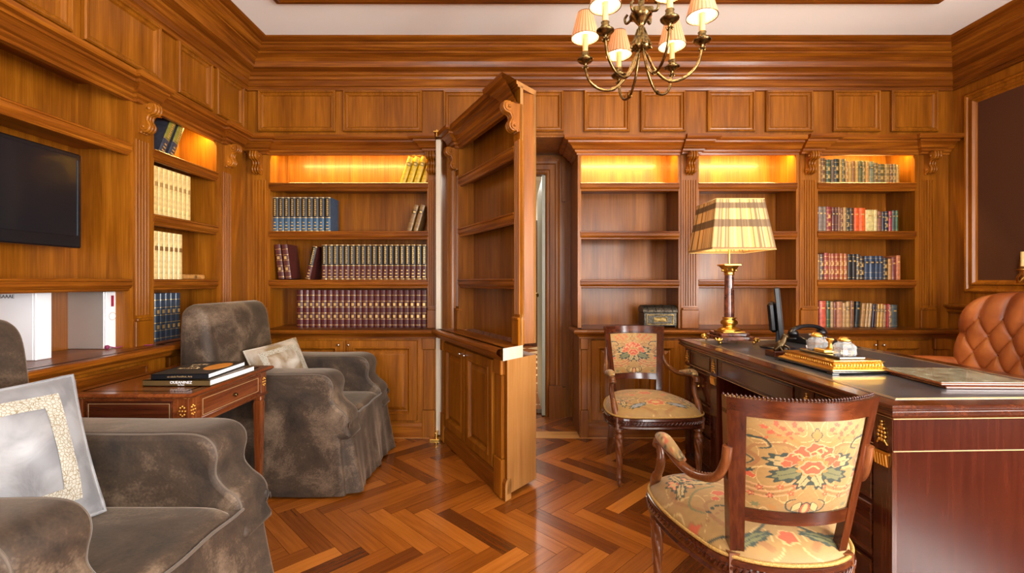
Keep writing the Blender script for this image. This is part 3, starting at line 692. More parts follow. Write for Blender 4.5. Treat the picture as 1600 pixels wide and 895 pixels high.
row(502, 667, 19, 1.144, 55, (.10,.018,.014), 'set', 'dark spined volume with maroon lower label in the long set on the third shelf', 'maroon labelled encyclopaedia set', (.022,.017,.012))
row(463, 667, 22, WT, 58, (.085,.010,.009), 'ribs', 'ribbed maroon leather volume standing on the worktop of the back left bookcase', 'maroon ribbed volumes on the back left worktop')
# right bay ---------------------------------------------------------
def mixed(zt, spec, shelf, Y=YB):
    for i, (p0, p1, h, col, style, cn, lean) in enumerate(spec):
        me = book_mesh(max(.012, X(p1,Y)-X(p0,Y)-.001), H(h,Y), .14+.02*((i*7) % 3), col, style)
        put_book(me, (X((p0+p1)/2,Y), Y, zt+.001+abs(math.sin(math.radians(lean)))*.02), 0, 0, math.radians(lean), '%s book, %s from left on the %s of right bookcase' % (cn, ORD[i], shelf))
OC, GR, DK, BR, YE = (.50,.30,.06), (.12,.12,.04), (.025,.03,.02), (.16,.07,.02), (.60,.42,.08)
t1 = [(1279,1283,40,(.5,.22,.04),'plain','thin orange tan'),(1283,1291,40,BR,'ribs','ribbed brown'),(1291,1299,38,(.06,.08,.035),'ribs','dark green ribbed'),(1299,1304,38,(.14,.09,.05),'plain','grey brown'),(1304,1312,39,DK,'ribs','near black ribbed'),(1312,1316,39,OC,'plain','narrow ochre'),(1316,1321.5,39,(.10,.09,.03),'ribs','olive ribbed'),(1321.5,1326.5,36,(.45,.22,.05),'ribs','amber ribbed'),(1326.5,1331,35,OC,'plain','dull ochre'),(1331,1337,36,(.30,.13,.03),'plain','russet'),(1337,1342,36,OC,'plain','mustard'),(1342,1348,36,GR,'lined','green with yellow label'),(1348,1353,36,(.20,.15,.04),'ribs','khaki ribbed'),(1353,1358.5,36,(.55,.26,.04),'plain','orange ochre'),(1358.5,1366,35,(.22,.23,.12),'lined','grey green with yellow head'),(1366,1373,33,(.17,.11,.03),'ribs','brown gilt'),(1373,1383,31,(.13,.10,.03),'ribs','olive gilt'),(1383,1391,31,(.30,.19,.05),'ribs','gilt tan'),(1391,1396,31,BR,'ribs','slim brown gilt'),(1396,1401,31,(.24,.17,.05),'ribs','slim olive gilt'),(1401,1406,30,OC,'plain','slim yellow')]
mixed(SH[0], [s+(0,) for s in t1], 'top shelf')
t2 = [(1277,1279,40,(.12,.02,.03),'plain','sliver of a maroon'),(1279,1287,39,(.22,.17,.13),'plain','grey beige'),(1287,1291.5,39,(.25,.2,.15),'plain','pale grey'),(1291.5,1300,39,(.26,.03,.025),'ribs','thick red ribbed'),(1300,1305.5,38,(.13,.03,.02),'lined','maroon with white label'),(1305.5,1310,38,(.12,.04,.025),'lined','brown with white label'),(1310,1314,38,(.28,.12,.05),'plain','light brown'),(1314,1318,37,(.20,.07,.03),'ribs','chestnut'),(1318,1323.5,38,(.42,.24,.07),'plain','straw coloured'),(1323.5,1328,37,DK,'ribs','black ribbed'),(1328,1335,37,(.07,.04,.02),'lined','dark brown mottled'),(1335,1343,37,(.80,.10,.012),'plain','bright orange left hand'),(1343,1353,37,(.80,.12,.015),'plain','bright orange right hand'),(1353,1366,34,(.72,.58,.22),'plain','thick pale yellow'),(1366,1371.5,34,(.70,.56,.22),'plain','thin pale yellow'),(1371.5,1378,32,(.26,.09,.05),'lined','brown with red label'),(1378,1383,31,(.02,.02,.035),'plain','navy'),(1383,1389,32,(.02,.02,.03),'ribs','black'),(1389,1394,32,(.42,.03,.05),'lined','crimson'),(1394,1400,33,(.07,.09,.07),'plain','grey green'),(1400,1404,33,(.06,.13,.05),'plain','thin green')]
mixed(SH[1], [s+(0,) for s in t2], 'second shelf')
t3 = [(1277,1281.5,40,(.32,.17,.07),'plain','tan'),(1281.5,1288,40,(.10,.05,.04),'ribs','dark brown'),(1288,1295.5,42,(.36,.06,.04),'ribs','rose red ribbed'),(1295.5,1299,41,(.42,.12,.04),'ribs','slim rust'),(1299,1305,41,(.34,.07,.025),'ribs','rust red'),(1305,1312.5,41,(.32,.06,.02),'ribs','brick red'),(1312.5,1319,41,(.42,.12,.025),'ribs','orange rust'),(1319,1324.5,41,(.42,.10,.02),'ribs','amber rust'),(1324.5,1332,40,(.015,.013,.012),'plain','black cloth'),(1332,1338.5,40,(.02,.015,.013),'plain','black brown cloth'),(1338.5,1344,40,(.08,.06,.04),'ribs','speckled black'),(1344,1351,37,(.03,.02,.015),'ribs','dark leather'),(1351,1358.5,37,(.025,.05,.10),'lined','leftmost blue gilt'),(1358.5,1367.5,37,(.025,.05,.10),'lined','thick blue gilt'),(1367.5,1374,37,(.025,.05,.10),'lined','third blue gilt'),(1374,1380.5,37,(.025,.05,.10),'lined','rightmost blue gilt'),(1380.5,1388,34,(.03,.025,.02),'ribs','dark brown gilt'),(1388,1393.5,33,(.48,.22,.04),'plain','yellow tan'),(1393.5,1401,35,(.20,.04,.03),'plain','reddish brown'),(1401,1408,38,(.52,.17,.06),'plain','tall orange pink')]
mixed(SH[2], [s+(0,) for s in t3], 'third shelf')
t4 = [(1276.5,1280,42,(.16,.03,.02),'plain','dark red',0),(1281,1291.5,41,(.62,.10,.05),'plain','thick coral red',0),(1291.5,1298,41,(.04,.09,.03),'lined','bottle green',0),(1298,1303,40,(.45,.27,.12),'plain','buff',0),(1303,1308,39,(.20,.05,.03),'plain','brown red',0),(1308,1317,40,(.48,.20,.09),'plain','wide salmon tan',0),(1317,1322.5,38,(.45,.26,.10),'plain','sandy',0),(1322.5,1328.5,40,(.50,.30,.10),'lined','sandy with dark label',0),(1328.5,1335,41,(.24,.10,.04),'plain','brown cloth',1),(1336,1343,40,(.012,.025,.03),'plain','blue black',3),(1344.5,1351,37,(.45,.24,.08),'plain','tan leaning',5),(1351.5,1356,37,(.48,.28,.10),'plain','light tan leaning',5),(1356.5,1361,37,(.50,.32,.14),'plain','cream tan leaning',5),(1362.5,1366,36,(.03,.02,.05),'plain','thin violet black',4),(1366.5,1369.5,36,(.13,.06,.03),'plain','slim brown',4),(1370,1374.5,36,(.62,.32,.03),'lined','golden yellow',3),(1375,1379.5,36,(.60,.30,.03),'lined','second golden yellow',3),(1380,1385.5,35,(.34,.16,.07),'lined','light brown with dark label',2),(1386,1389,36,(.50,.03,.03),'plain','thin bright red',2),(1389.5,1394,35,(.20,.13,.07),'ribs','mottled brown',0),(1394,1403,35,(.06,.08,.08),'plain','slate grey',0)]
mixed(WT, t4, 'worktop')
# left wall, second bay: spine faces +x, rows run along y
XB = -2.045
def Yl(px, Xv): return Xv*720/(px-803)
def rowl(px0, px1, n, zt, h, col, style, label, group, col2=None, d=.15):
    a, b = Yl(px0, XB), Yl(px1, XB); w_ = (b-a)/n; me = book_mesh(w_-.001, h, d, col, style, col2)
    for i in range(n): put_book(me, (XB, a+w_*(i+.5), zt+.0008), PI/2, 0, 0, label, group)
rowl(232, 299, 9, SH[1], .285, (.85,.60,.22), 'vellum', 'pale vellum volume in the row on the second shelf of the narrow left bay', 'vellum volumes on the second shelf', (.52,.30,.10))
rowl(232, 286, 7, SH[2], .275, (.88,.64,.27), 'vellum', 'cream vellum volume in the shorter row on the third shelf of the narrow left bay', 'vellum volumes on the third shelf', (.30,.14,.04))
rowl(234, 283, 6, WT, .275, (.03,.05,.085), 'ribs', 'dark blue gilt volume standing on the worktop in the narrow left bay', 'blue volumes in the narrow left bay')
me = book_mesh(.03, .24, .15, (.55,.26,.07), 'vellum')
o = put_book(me, (XB-.005, 2.815, SH[2]+.017), PI/2, 0, PI/2, 'brown vellum book lying flat beside the cream volumes on the third shelf')
me = book_mesh(.046, .245, .20, (.05,.055,.075), 'set', (.26,.22,.03))
for i, y in enumerate((2.665, 2.735)):
    put_book(me, (XB+.01, y, 1.872), PI/2, 0, math.radians(24), '%s of two navy books with green gilt spines leaning on the top left shelf' % ('nearer', 'farther')[i], 'navy books leaning on the top left shelf')
# big white and silver files on the left worktop
def bigfile(y0, y1, h, dx, cover, label, xf=-2.075):
    t = empty('box_file', (xf, y0, WT+.001), 0, label, 'box file')
    mb = MB(); mb.bbox(-dx, -.012, 0, y1-y0, 0, h, .003); mb.build('cover', cover, t)
    mb = MB(); mb.bbox(-.0118, 0, 0, y1-y0, 0, h, .003); s_ = mb.build('spine', M['white'], t, label='white spine')
    return t, s_
t, s_ = bigfile(2.345, 2.425, .292, .215, M['silvr'], 'silver grey box file with white spine and maroon label on the left worktop')
mb = MB(); mb.box(0.0002, .001, .028, .044, .215, .272); mb.build('spine_label', M['maroon'], s_, label='maroon strip')
mb = MB(); mb.tube([(0.0006, .036+.02*math.cos(a*PI/8), .165+.02*math.sin(a*PI/8)) for a in range(16)], .0012, 5, closed=True); mb.build('emblem', M['silvr'], s_)
t, s_ = bigfile(2.0, 2.07, .305, .215, M['white'], 'large white box file with small dark print behind the near armchair')
text_mesh('cover_print', 'SAAAE', .022, M['ink'], t, (-.125, -.0008, .278), (PI/2, 0, 0))
mb = MB(); mb.tube(cat([(-2.08,2.36,WT+.012),(-2.05,2.38,WT+.004),(-2.03,2.42,WT+.012),(-2.0,2.46,WT+.004),(-1.95,2.49,WT+.004)], 6), .0025, 6); mb.ball((-2.07,2.345,WT+.011), .011, 8)
tag(mb.build('tasselled_cord', M['rope']), 'thin purple cord with tassel lying in front of the silver box file', 'cord')
# television
tv = empty('television', (-2.10, 1.865, 1.292), PI/2, 'black flat television mounted in the left wall bookcase recess', 'television')
mb = MB(); mb.bbox(-.375, .375, .0, .055, 0, .452, .006); mb.build('housing', M['black'], tv)
mb = MB(); mb.bbox(-.355, .345, -.002, .01, .055, .432, .0015); mb.build('screen', M['screen'], tv)
mb = MB(); mb.box(.350, .3525, -.003, .0, .06, .42); mb.build('side_trim', plain('blue_grey_trim', (.1,.13,.16), .2, .6), tv)
mb = MB(); mb.box(-.1, .1, .054, .175, .12, .34); mb.build('wall_bracket', M['black'], tv)
# casket
ck = empty('casket', (1.09, 3.50, WT), 0, 'dark tooled casket with domed lid on the worktop beside the fluted pilaster', 'box')
mb = MB(); mb.bbox(-.125, .125, -.07, .07, 0.012, .115, .006)
for sx in (-1,1):
    for sy in (-1,1): mb.ball((sx*.115, sy*.06, .008), .009, 8)
mb.build('body', M['casket'], ck)
mb = MB(); mb.prism([(-.072,.116)]+[(-.072*math.cos(a*PI/10), .118+.05*math.sin(a*PI/10)) for a in range(11)]+[(.072,.116)], -.128, .128, 'x')
for z in (-.09, -.03, .03, .09): mb.tube([(z, -.073*math.cos(a*PI/10), .118+.051*math.sin(a*PI/10)) for a in range(11)], .003, 5)
mb.build('lid', M['casket'], ck)
mb = MB(); mb.frame((-.10, -.0705, .025), (1,0,0), (0,0,1), .20, .075, [(0,0),(0,.003),(.006,.003),(.008,.001)], fill=False); mb.frame((-.05, -.0705, .045), (1,0,0), (0,0,1), .10, .035, [(0,0),(0,.004),(.005,.004),(.007,.002)]); mb.build('front_plate', M['brass'], ck)

# ================================================================== DESK
DK_ = empty('partners_desk', (1.093, 1.33, 0), math.atan2(.057, 1.55), 'large dark mahogany partners desk with gilt mounts and slate leather top', 'desk')
DW, DL, DH = .86, 1.56, .772
mb = MB(); mb.sweep([(-.09,DH),(0,DH),(.004,DH-.004),(.004,DH-.010),(-.002,DH-.014),(-.002,DH-.018),(.003,DH-.024),(.003,DH-.030),(-.006,DH-.034),(-.010,DH-.040),(-.02,DH-.044),(-.09,DH-.044)], [(0,0),(0,DL),(DW,DL),(DW,0)], closed=True, side=-1)
mb.box(.08, DW-.08, .08, DL-.08, DH-.044, DH-.0012); mb.build('desk_top', M['my'], DK_)
mb = MB(); mb.box(.062, DW-.062, .062, DL-.062, DH-.004, DH+.0006); mb.build('leather_inlay', M['dleather'], DK_)
mb = MB()
for a in (.066, .078):
    for (p, q, r_, s_) in [(a, DW-a, a, a+.003), (a, DW-a, DL-a-.003, DL-a), (a, a+.003, a, DL-a), (DW-a-.003, DW-a, a, DL-a)]: mb.box(p, q, r_, s_, DH+.0004, DH+.0011)
mb.build('gilt_border', M['inlay'], DK_)
def frz(y): return y
BX0, BX1, BY0, BY1 = .03, DW-.03, .03, DL-.03; ZF = .628
mb = MB(); mb.box(BX0, BX1, BY0, BY1, ZF, DH-.044); mb.build('frieze', M['mf'], DK_)
Ys = [(.03, .44), (1.12, DL-.03)]
for (a, b) in Ys:
    mb = MB(); mb.box(BX0+.006, BX1-.006, a+.006, b-.006, .06, ZF-.001); mb.box(BX0-.004, BX1+.004, a-.004, b+.004, 0, .06); mb.prism([(BX0-.004,.06),(BX0+.006,.075),(BX1-.006,.075),(BX1+.004,.06)], a-.002, b+.002, 'y'); mb.build('pedestal', M['mf'], DK_)
    for z0, z1 in ((.10,.26),(.275,.435),(.45,.61)):
        mb = MB(); mb.frame((BX0+.0055, b-.08, z0), (0,-1,0), (0,0,1), b-a-.16, z1-z0, [(0,0),(0,.006),(.003,.008),(.008,.006)]); d = mb.build('drawer', M['my'], DK_)
        mb = MB(); mb.ball((BX0-.012, (a+b)/2, (z0+z1)/2), .010, 10); mb.build('knob', M['gold'], d)
mb = MB(); mb.box(BX0+.30, BX0+.32, .44, 1.12, .12, ZF); mb.build('modesty_panel', M['mz'], DK_)
mb = MB(); mb.box(BX0-.0015, BX1+.0015, BY0-.0015, BY1+.0015, ZF-.001, ZF+.0015); mb.box(BX0-.0015, BX1+.0015, BY0-.0015, BY1+.0015, DH-.049, DH-.045); mb.build('brass_line', M['inlay'], DK_)
def mount_palm(mb, y, z, s=1):      # pierced gilt palmette, on the side face (facing -x)
    for k, (hw, zz) in enumerate(((.012,.0),(.016,.012),(.014,.024),(.010,.036),(.006,.046))):
        for sg in (-1, 0, 1):
            if sg == 0 or hw > .007: mb.ball((BX0-.004, y+sg*hw*s*.75, z+zz*s), .0052*s, 8, sc=(.8,1,1))
    mb.ball((BX0-.004, y, z+.056*s), .004*s, 8); mb.tube([(BX0-.002, y-.018*s, z-.012*s), (BX0-.004, y-.012*s, z-.002*s), (BX0-.004, y, z+.006*s), (BX0-.004, y+.012*s, z-.002*s), (BX0-.002, y+.018*s, z-.012*s)], .003*s, 6)
def mount_cap(mb, y, z, wd=.058, h=.045):
    mb.box(BX0-.006, BX0, y-wd/2, y+wd/2, z+h-.007, z+h); mb.box(BX0-.004, BX0, y-wd/2+.006, y+wd/2-.006, z, z+h)
    for k in range(5):
        yy = y-wd/2+.009+k*(wd-.018)/4; mb.tube([(BX0-.004, yy, z+.003), (BX0-.007, yy, z+h*.5), (BX0-.009, yy, z+h*.85)], .0042, 6)
for y in (.065, .44-.035, 1.12+.035, DL-.065):
    mb = MB(); mb.box(BX0-.004, BX0+.01, y-.034, y+.034, .075, DH-.05); mb.build('corner_pilaster', M['mz'], DK_)
    mb = MB(); mount_palm(mb, y, .652); mb.T = Matrix.Translation((-.004,0,0)); mb.build('gilt_palmette', M['gold'], DK_, loc=(-.003,0,0))
    mb = MB(); mount_cap(mb, y, .575); mb.build('gilt_capital', M['gold'], DK_, loc=(-.004,0,0))
for (a, b) in ((.11,.36),(.49,1.07),(1.20,DL-.11)):
    mb = MB(); mb.frame((BX0+.0002, b, ZF+.012), (0,-1,0), (0,0,1), b-a, .075, [(0,0),(0,.004),(.003,.005),(.007,.003)]); mb.build('frieze_drawer', M['my'], DK_)
DT = DH+.001

# ---- table lamp with square plaid shade
LP = empty('table_lamp', (1.275, 2.73, DT), 0, 'marble column table lamp with pleated plaid shade on the far end of desk', 'lamp')
mb = MB(); mb.bbox(-.100, .100, -.100, .100, .018, .042, .004); mb.bbox(-.084, .084, -.084, .084, .042, .060, .004); mb.build('base', M['marble'], LP)
for sx in (-1,1):
    for sy in (-1,1):
        mb = MB(); c = (sx*.097, sy*.097)
        mb.ball((c[0], c[1], .009), .009, 8); mb.ball((c[0]*1.07, c[1]*1.07, .024), .012, 10, sc=(1,1,1.2))
        for k in (-1,0,1): mb.tube(cat([(c[0], c[1], .015), (c[0]+sx*.016+k*sy*.006, c[1]+sy*.012-k*sx*.006, .022+.004*k), (c[0]+sx*.010+k*sy*.014, c[1]+sy*.010-k*sx*.014, .036)], 4), [.005]*8+[.002], 6)
        mb.build('foot', M['gold'], LP)
mb = MB(); mb.bbox(-.066, .066, -.066, .066, .060, .068, .003); mb.lathe([(.066,.068),(.064,.074),(.054,.082),(.042,.088),(.034,.095),(.034,.102),(.044,.108),(.046,.118),(.040,.128),(.034,.134),(.038,.140),(.038,.146),(.026,.148)], n=28, mod=lambda r,a,z: r*(1+.05*math.cos(14*a)) if .1<z<.13 else r); mb.build('gilt_socle', M['gold'], LP)
mb = MB(); mb.lathe([(.028,.146),(.0285,.20),(.027,.30),(.025,.398)], n=28); mb.build('column', M['marble'], LP)
mb = MB(); mb.lathe([(.026,.396),(.030,.400),(.027,.406),(.030,.420),(.046,.442),(.052,.450)], n=24, mod=lambda r,a,z: r*(1+.13*abs(math.cos(4*a))) if z>.41 else r)
for k in range(8):
    a = k*PI/4; mb.ball((.038*math.cos(a), .038*math.sin(a), .424+.014*(k % 2)), .009, 8)
mb.bbox(-.050, .050, -.050, .050, .450, .460, .003); mb.tube([(0,0,.46),(0,0,.56)], .006, 10); mb.build('gilt_capital', M['gold'], LP)
mb = MB(); mb.lathe([(.0,.555),(.014,.56),(.03,.59),(.03,.61),(.018,.635),(0,.64)], n=16); mb.build('bulb', M['bulb'], LP)
l = point('lamp_light', (0,0,.66), 3.6, (1,.72,.38), .04); l.parent = LP
def shade_mesh(name, par, loc, half_b, half_t, z0, z1, colfn, square=True, n=160, nv=26, amp=.0025, mat=None, pleats=40):
    vs = []; cols = []; fs = []
    for i in range(n):
        t = i/n*4; s_ = int(t); f = t-s_
        ang = 2*PI*i/n
        for j in range(nv+1):
            v = j/nv; hb = half_b*(1-v)+half_t*v
            pl = amp*math.cos(2*PI*i/n*pleats*2)
            if square:
                e = (-1+2*f)*hb; q = hb+pl
                x, y = [(e, -q), (q, e), (-e, q), (-q, -e)][s_]
            else: x, y = (hb+pl)*math.cos(ang), (hb+pl)*math.sin(ang)
            vs.append((x, y, z0+(z1-z0)*v)); cols.append(colfn(f if square else i/n, v, s_, i))
    for i in range(n):
        for j in range(nv): fs.append((i*(nv+1)+j, ((i+1) % n)*(nv+1)+j, ((i+1) % n)*(nv+1)+j+1, i*(nv+1)+j+1))
    me = bpy.data.meshes.new(name); me.from_pydata(vs, [], fs); me.materials.append(mat or M['shade'])
    at = me.color_attributes.new('Col', 'FLOAT_COLOR', 'POINT'); at.data.foreach_set('color', [c for k in cols for c in (*k, 1)])
    me.polygons.foreach_set('use_smooth', [True]*len(fs))
    o = bpy.data.objects.new(name, me); COL.objects.link(o); o.parent = par; o.location = loc
    sd = o.modifiers.new('thick', 'SOLIDIFY'); sd.thickness = .0012
    return o
rnd = random.Random(5)
vstr = [rnd.random() for _ in range(400)]
def plaid(f, v, s_, i):
    base = np.array((.74,.46,.11)); lt = np.array((.86,.74,.48)); dk = np.array((.11,.06,.03)); tan = np.array((.50,.26,.08))
    k = vstr[(i//2) % 400]; c = base*(1-k*.7)+lt*k*.7
    if k > .62: c = c*.35+tan*.65
    if k > .85: c = c*.35+dk*.65
    band = (.44 < v < .60) or (.80 < v < .93)
    if band: c = c*(.10+.22*k)+dk*.75
    if v < .035: c = dk*1.4 if i % 2 else tan
    return tuple(c)
shade_mesh('lamp_shade', LP, (0,0,0), .178, .135, .537, .825, plaid, n=320, nv=60, pleats=80, amp=.0012)
mb = MB()
for z, hh in ((.537,.178),(.825,.135)): mb.tube([(-hh,-hh,z),(hh,-hh,z),(hh,hh,z),(-hh,hh,z)], .0025, 6, closed=True)
mb.tube([(-.135,0,.825),(.135,0,.825)], .002, 6); mb.tube([(0,0,.56),(0,0,.825)], .002, 6); mb.build('shade_frame', M['candle'], LP)

# ---- monitor
MN = empty('computer_monitor', (1.432, 2.50, DT), math.atan2(.866,.50), 'black flat computer monitor seen edge-on beside the telephone', 'monitor')
mb = MB(); mb.lathe([(.0,0),(.085,0),(.088,.004),(.07,.010),(.02,.014),(0,.014)], n=32); mb.build('stand_base', M['black'], MN)
mb = MB(); mb.bbox(-.02, .02, -.006, .010, .012, .16, .003); mb.build('stand_neck', M['black'], MN)
mb = MB(); mb.T = Matrix.Translation((0,0,.06)) @ Matrix.Rotation(math.radians(-5), 4, 'X'); mb.bbox(-.175, .175, -.030, -.006, 0, .265, .004); p = mb.build('housing', M['black'], MN)
mb = MB(); mb.T = Matrix.Translation((0,0,.06)) @ Matrix.Rotation(math.radians(-5), 4, 'X'); mb.bbox(-.10, .10, -.007, .035, .03, .19, .014); mb.build('rear_cover', M['black'], MN)
mb = MB(); mb.T = Matrix.Translation((0,0,.06)) @ Matrix.Rotation(math.radians(-5), 4, 'X'); mb.box(-.165, .165, -.031, -.0295, .015, .255); mb.build('screen', M['screen'], MN)

# ---- telephone
PH = empty('telephone', (1.745, 2.70, DT), math.radians(12), 'black desk telephone with horizontal handset behind the crystal inkwells', 'telephone')
mb = MB(); mb.prism([(-.10,0),(.10,0),(.10,.045),(.02,.05),(-.10,.02)], -.10, .10, 'x'); mb.build('body', M['black'], PH, bevel=.006)
mb = MB(); mb.tube(cat([(-.115,.03,.058),(-.095,.03,.078),(-.05,.03,.092),(0,.03,.096),(.05,.03,.092),(.095,.03,.078),(.115,.03,.058)], 5), [(.011,.018)]*31, 12)
for sx in (-1,1): mb.lathe([(0,0),(.026,0),(.030,.008),(.026,.022),(0,.026)], (sx*.10,.03,.046), 18)
mb.build('handset', M['black'], PH)
for i in range(3):
    for j in range(4):
        mb = MB(); zc = .022+(.03*(j*.028+.012)/.12)+.004; mb.bbox(-.03+i*.026, -.012+i*.026, -.085+j*.022, -.071+j*.022, zc-.004, zc+.004, .001); mb.build('key', M['silvr'], PH)
mb = MB(); mb.tube(cat([(-.10,.0,.02),(-.13,-.02,.03),(-.15,.01,.025),(-.14,.05,.02),(-.12,.05,.045)], 8), .004, 6); mb.build('cord', M['black'], PH)

# ---- inkstand with crystal wells
IK = empty('inkstand', (1.335, 1.945, DT), math.radians(3), 'stepped gilt and ebony inkstand carrying two cut crystal inkwells', 'inkstand')
EB = plain('ebonised_wood', (.02,.015,.012), .2, 0, .6)
mb = MB(); mb.bbox(-.125, .125, -.175, .175, .004, .014, .003)
for sx in (-1,1):
    for sy in (-1,1): mb.bbox(sx*.115-.014, sx*.115+.014, sy*.165-.014, sy*.165+.014, 0, .006, .001)
mb.build('plinth', EB, IK)
mb = MB(); mb.sweep([(0,.014),(.0,.018),(-.012,.022),(-.020,.034),(-.018,.042),(-.012,.046),(-.030,.048)], [(-.118,-.168),(-.118,.168),(.118,.168),(.118,-.168)], closed=True, side=-1); mb.box(-.095,.095,-.145,.145,.014,.048)
for k in range(16): mb.ball((-.094+k*.0125, -.153, .031), .006, 6, sc=(1,.6,1.2))
for k in range(22): mb.ball((-.103, -.135+k*.013, .031), .006, 6, sc=(.6,1,1.2))
mb.build('gilt_moulding', M['gold'], IK)
mb = MB(); mb.bbox(-.055, .055, -.12, .12, .048, .060, .003); mb.build('upper_step', EB, IK)
mb = MB(); mb.bbox(-.050, .050, -.03, .03, .060, .075, .003); mb.lathe([(.0,.075),(.016,.075),(.008,.085),(.007,.10),(.016,.112),(.017,.118),(0,.12)], n=16); mb.build('central_finial', M['gold'], IK)
for i, y in enumerate((-.078, .078)):
    s = empty('inkwell', (0,0,0), 0, None); s.parent = IK
    bpy.data.objects.remove(s)
    mb = MB(); mb.lathe([(.0,.0),(.036,0),(.040,.006),(.038,.022),(.040,.034),(.030,.046),(.022,.050),(.022,.055),(0,.055)], (0,y,.0605), 16, smooth=False, mod=lambda r,a,z: r*(1+.05*math.cos(8*a)))
    w_ = mb.build('inkwell', M['glass'], IK)
    mb = MB(); mb.lathe([(.0,.0),(.024,0),(.026,.006),(.020,.010),(.016,.016),(.006,.018),(0,.020)], (0,y,.1165), 20); mb.build('lid', M['gold'], w_)
# ---- rocker blotter with bronze figure
RB = empty('paperweight', (1.277, 2.21, DT), math.radians(8), 'small bronze figure on a dark wooden block left of the inkstand', 'paperweight')
mb = MB(); mb.bbox(-.055,.055,-.035,.035,0,.028,.003); mb.build('block', M['mx'], RB)
mb = MB(); mb.tube(cat([(-.03,0,.03),(-.01,0,.045),(.012,0,.066),(.022,0,.088),(.034,0,.094),(.044,0,.086)], 5), [.006,.008,.010,.013,.016,.018,.020,.020,.019,.018,.017,.016,.015,.014,.013,.013,.014,.015,.015,.014,.013,.011,.009,.008,.007,.006], 12)
mb.tube([(.012,.012,.055),(.03,.016,.045),(.034,.016,.028)], .005, 8); mb.tube([(.012,-.012,.055),(.03,-.016,.045),(.034,-.016,.028)], .005, 8); mb.tube([(-.01,.012,.045),(-.004,.02,.028)], .006, 8); mb.tube([(-.01,-.012,.045),(-.004,-.02,.028)], .006, 8)
mb.build('bronze_figure', plain('dark_bronze', (.07,.045,.02), .3, .9), RB)
# ---- desk folder
FO = empty('desk_folder', (1.60, 1.675, DT), math.radians(-2), 'closed desk folder with marbled green cover and red edges at near end', 'folder')
mb = MB(); mb.bbox(-.155,.155,-.145,.145,0,.009,.002); mb.build('base_board', M['tx'], FO)
mb = MB(); mb.bbox(-.165,.150,-.138,.150,.0095,.018,.002); mb.build('cover_board', M['tx'], FO)
mb = MB(); mb.box(-.155,.140,-.128,.140,.018,.0187); mb.build('cover_panel', M['lam'], FO)

# ================================================================== LEATHER CHAIR
LC = empty('leather_armchair', (2.585, 2.60, -.035), math.radians(-8), 'button-tufted cognac leather armchair behind the desk near the right wall', 'armchair')
def tuft(y, z, z0):
    sy, sz = .065, .105; d = 0
    v = (z-z0)/sz
    if z > z0+2*sz: v = 2
    ysg = y; y = max(-5*sy, min(5*sy, y))
    a = y/sy+v; b = y/sy-v
    fa = abs(a/2-round(a/2))*2; fb = abs(b/2-round(b/2))*2      # distance to the two families of diagonal folds
    puff = (abs(math.sin(PI*a/2)*math.sin(PI*b/2)))**.5
    pit = math.exp(-(fa*fa+fb*fb)/.05)
    d = .036*(puff*.8+.2*(1-pit))
    return d
def back_fn(u, v):
    # closed pillow: u around the edge section, v across; param as superellipse disc, front then back
    return None
def lc_back():
    mb = MB(); W2, H2, zc = .40, .33, .78
    def pt(u, v, front):
        y = (u*2-1); z = (v*2-1)
        # square to superellipse disc
        m = max(abs(y), abs(z)); n = (abs(y)**4+abs(z)**4)**.25
        k = m/n if n > 1e-6 else 1
        ex = 1-max(0, m)**6
        Yv, Zv = y*k*W2, z*k*H2
        if front:
            x = -.04-.085*ex**.5 - tuft(Yv, Zv, -.045)*ex**.4
        else: x = -.04+.05*ex**.5
        x += .10*0 - .10*(Yv/W2)**2 + .12*(Zv/H2)*.35
        return (x+.38, Yv, zc+Zv)
    mb.grid(lambda u, v: pt(u, v, True), 170, 130); mb.grid(lambda u, v: pt(1-u, v, False), 40, 30)
    return mb
p = lc_back().build('backrest', M['leather'], LC)
mb = MB()
for i in range(-5, 6):
    for j in range(-2, 3):
        if (i+j) % 2: continue
        y, z = i*.065, -.045+j*.105
        if abs(y) < .36 and abs(z) < .29:
            m = max(abs(y)/.40, abs(z)/.33); ex = 1-m**6
            mb.ball((.38-.04-.088*ex**.5-.10*(y/.40)**2+.042*(z/.33), y, .78+z), .010, 10, sc=(.5,1,1))
mb.build('button', M['leather'], LC)
mb = MB(); mb.grid(lambda u, v: ((-.30+.60*u), (-.30+.60*v), .43+.07*(1-(2*u-1)**6)**.5*(1-(2*v-1)**6)**.5), 30, 30); mb.bbox(-.30,.30,-.30,.30,.32,.435,.02); mb.build('seat', M['leather'], LC)
for sy in (-1, 1):
    mb = MB(); mb.tube(cat([(.30, sy*.36, .645), (.10, sy*.375, .655), (-.15, sy*.38, .655), (-.24, sy*.38, .645), (-.27, sy*.38, .62)], 5), [.034]*18+[.030,.026,.018], 14); mb.bbox(-.24,.30, sy*.37-.026, sy*.37+.026, .40,.635,.01)
    a = mb.build('armrest', M['leather'], LC)
    mb = MB(); mb.beads([(-.23+.022*k, sy*.37-.029, .595) for k in range(24)], .005); mb.build('nail_heads', M['silver'], a)
mb = MB(); mb.lathe([(.05,.32),(.045,.28),(.03,.26),(.03,.12),(.04,.10),(.05,.08),(0,.08)], n=20)
for k in range(5):
    a = 2*PI*k/5; mb.tube([(0,0,.095),(.15*math.cos(a),.15*math.sin(a),.085),(.28*math.cos(a),.28*math.sin(a),.055)], [(.018,.022),(.016,.018),(.012,.014)], 8); mb.ball((.28*math.cos(a),.28*math.sin(a),.025), .025, 10)
mb.build('swivel_base', M['mx'], LC)

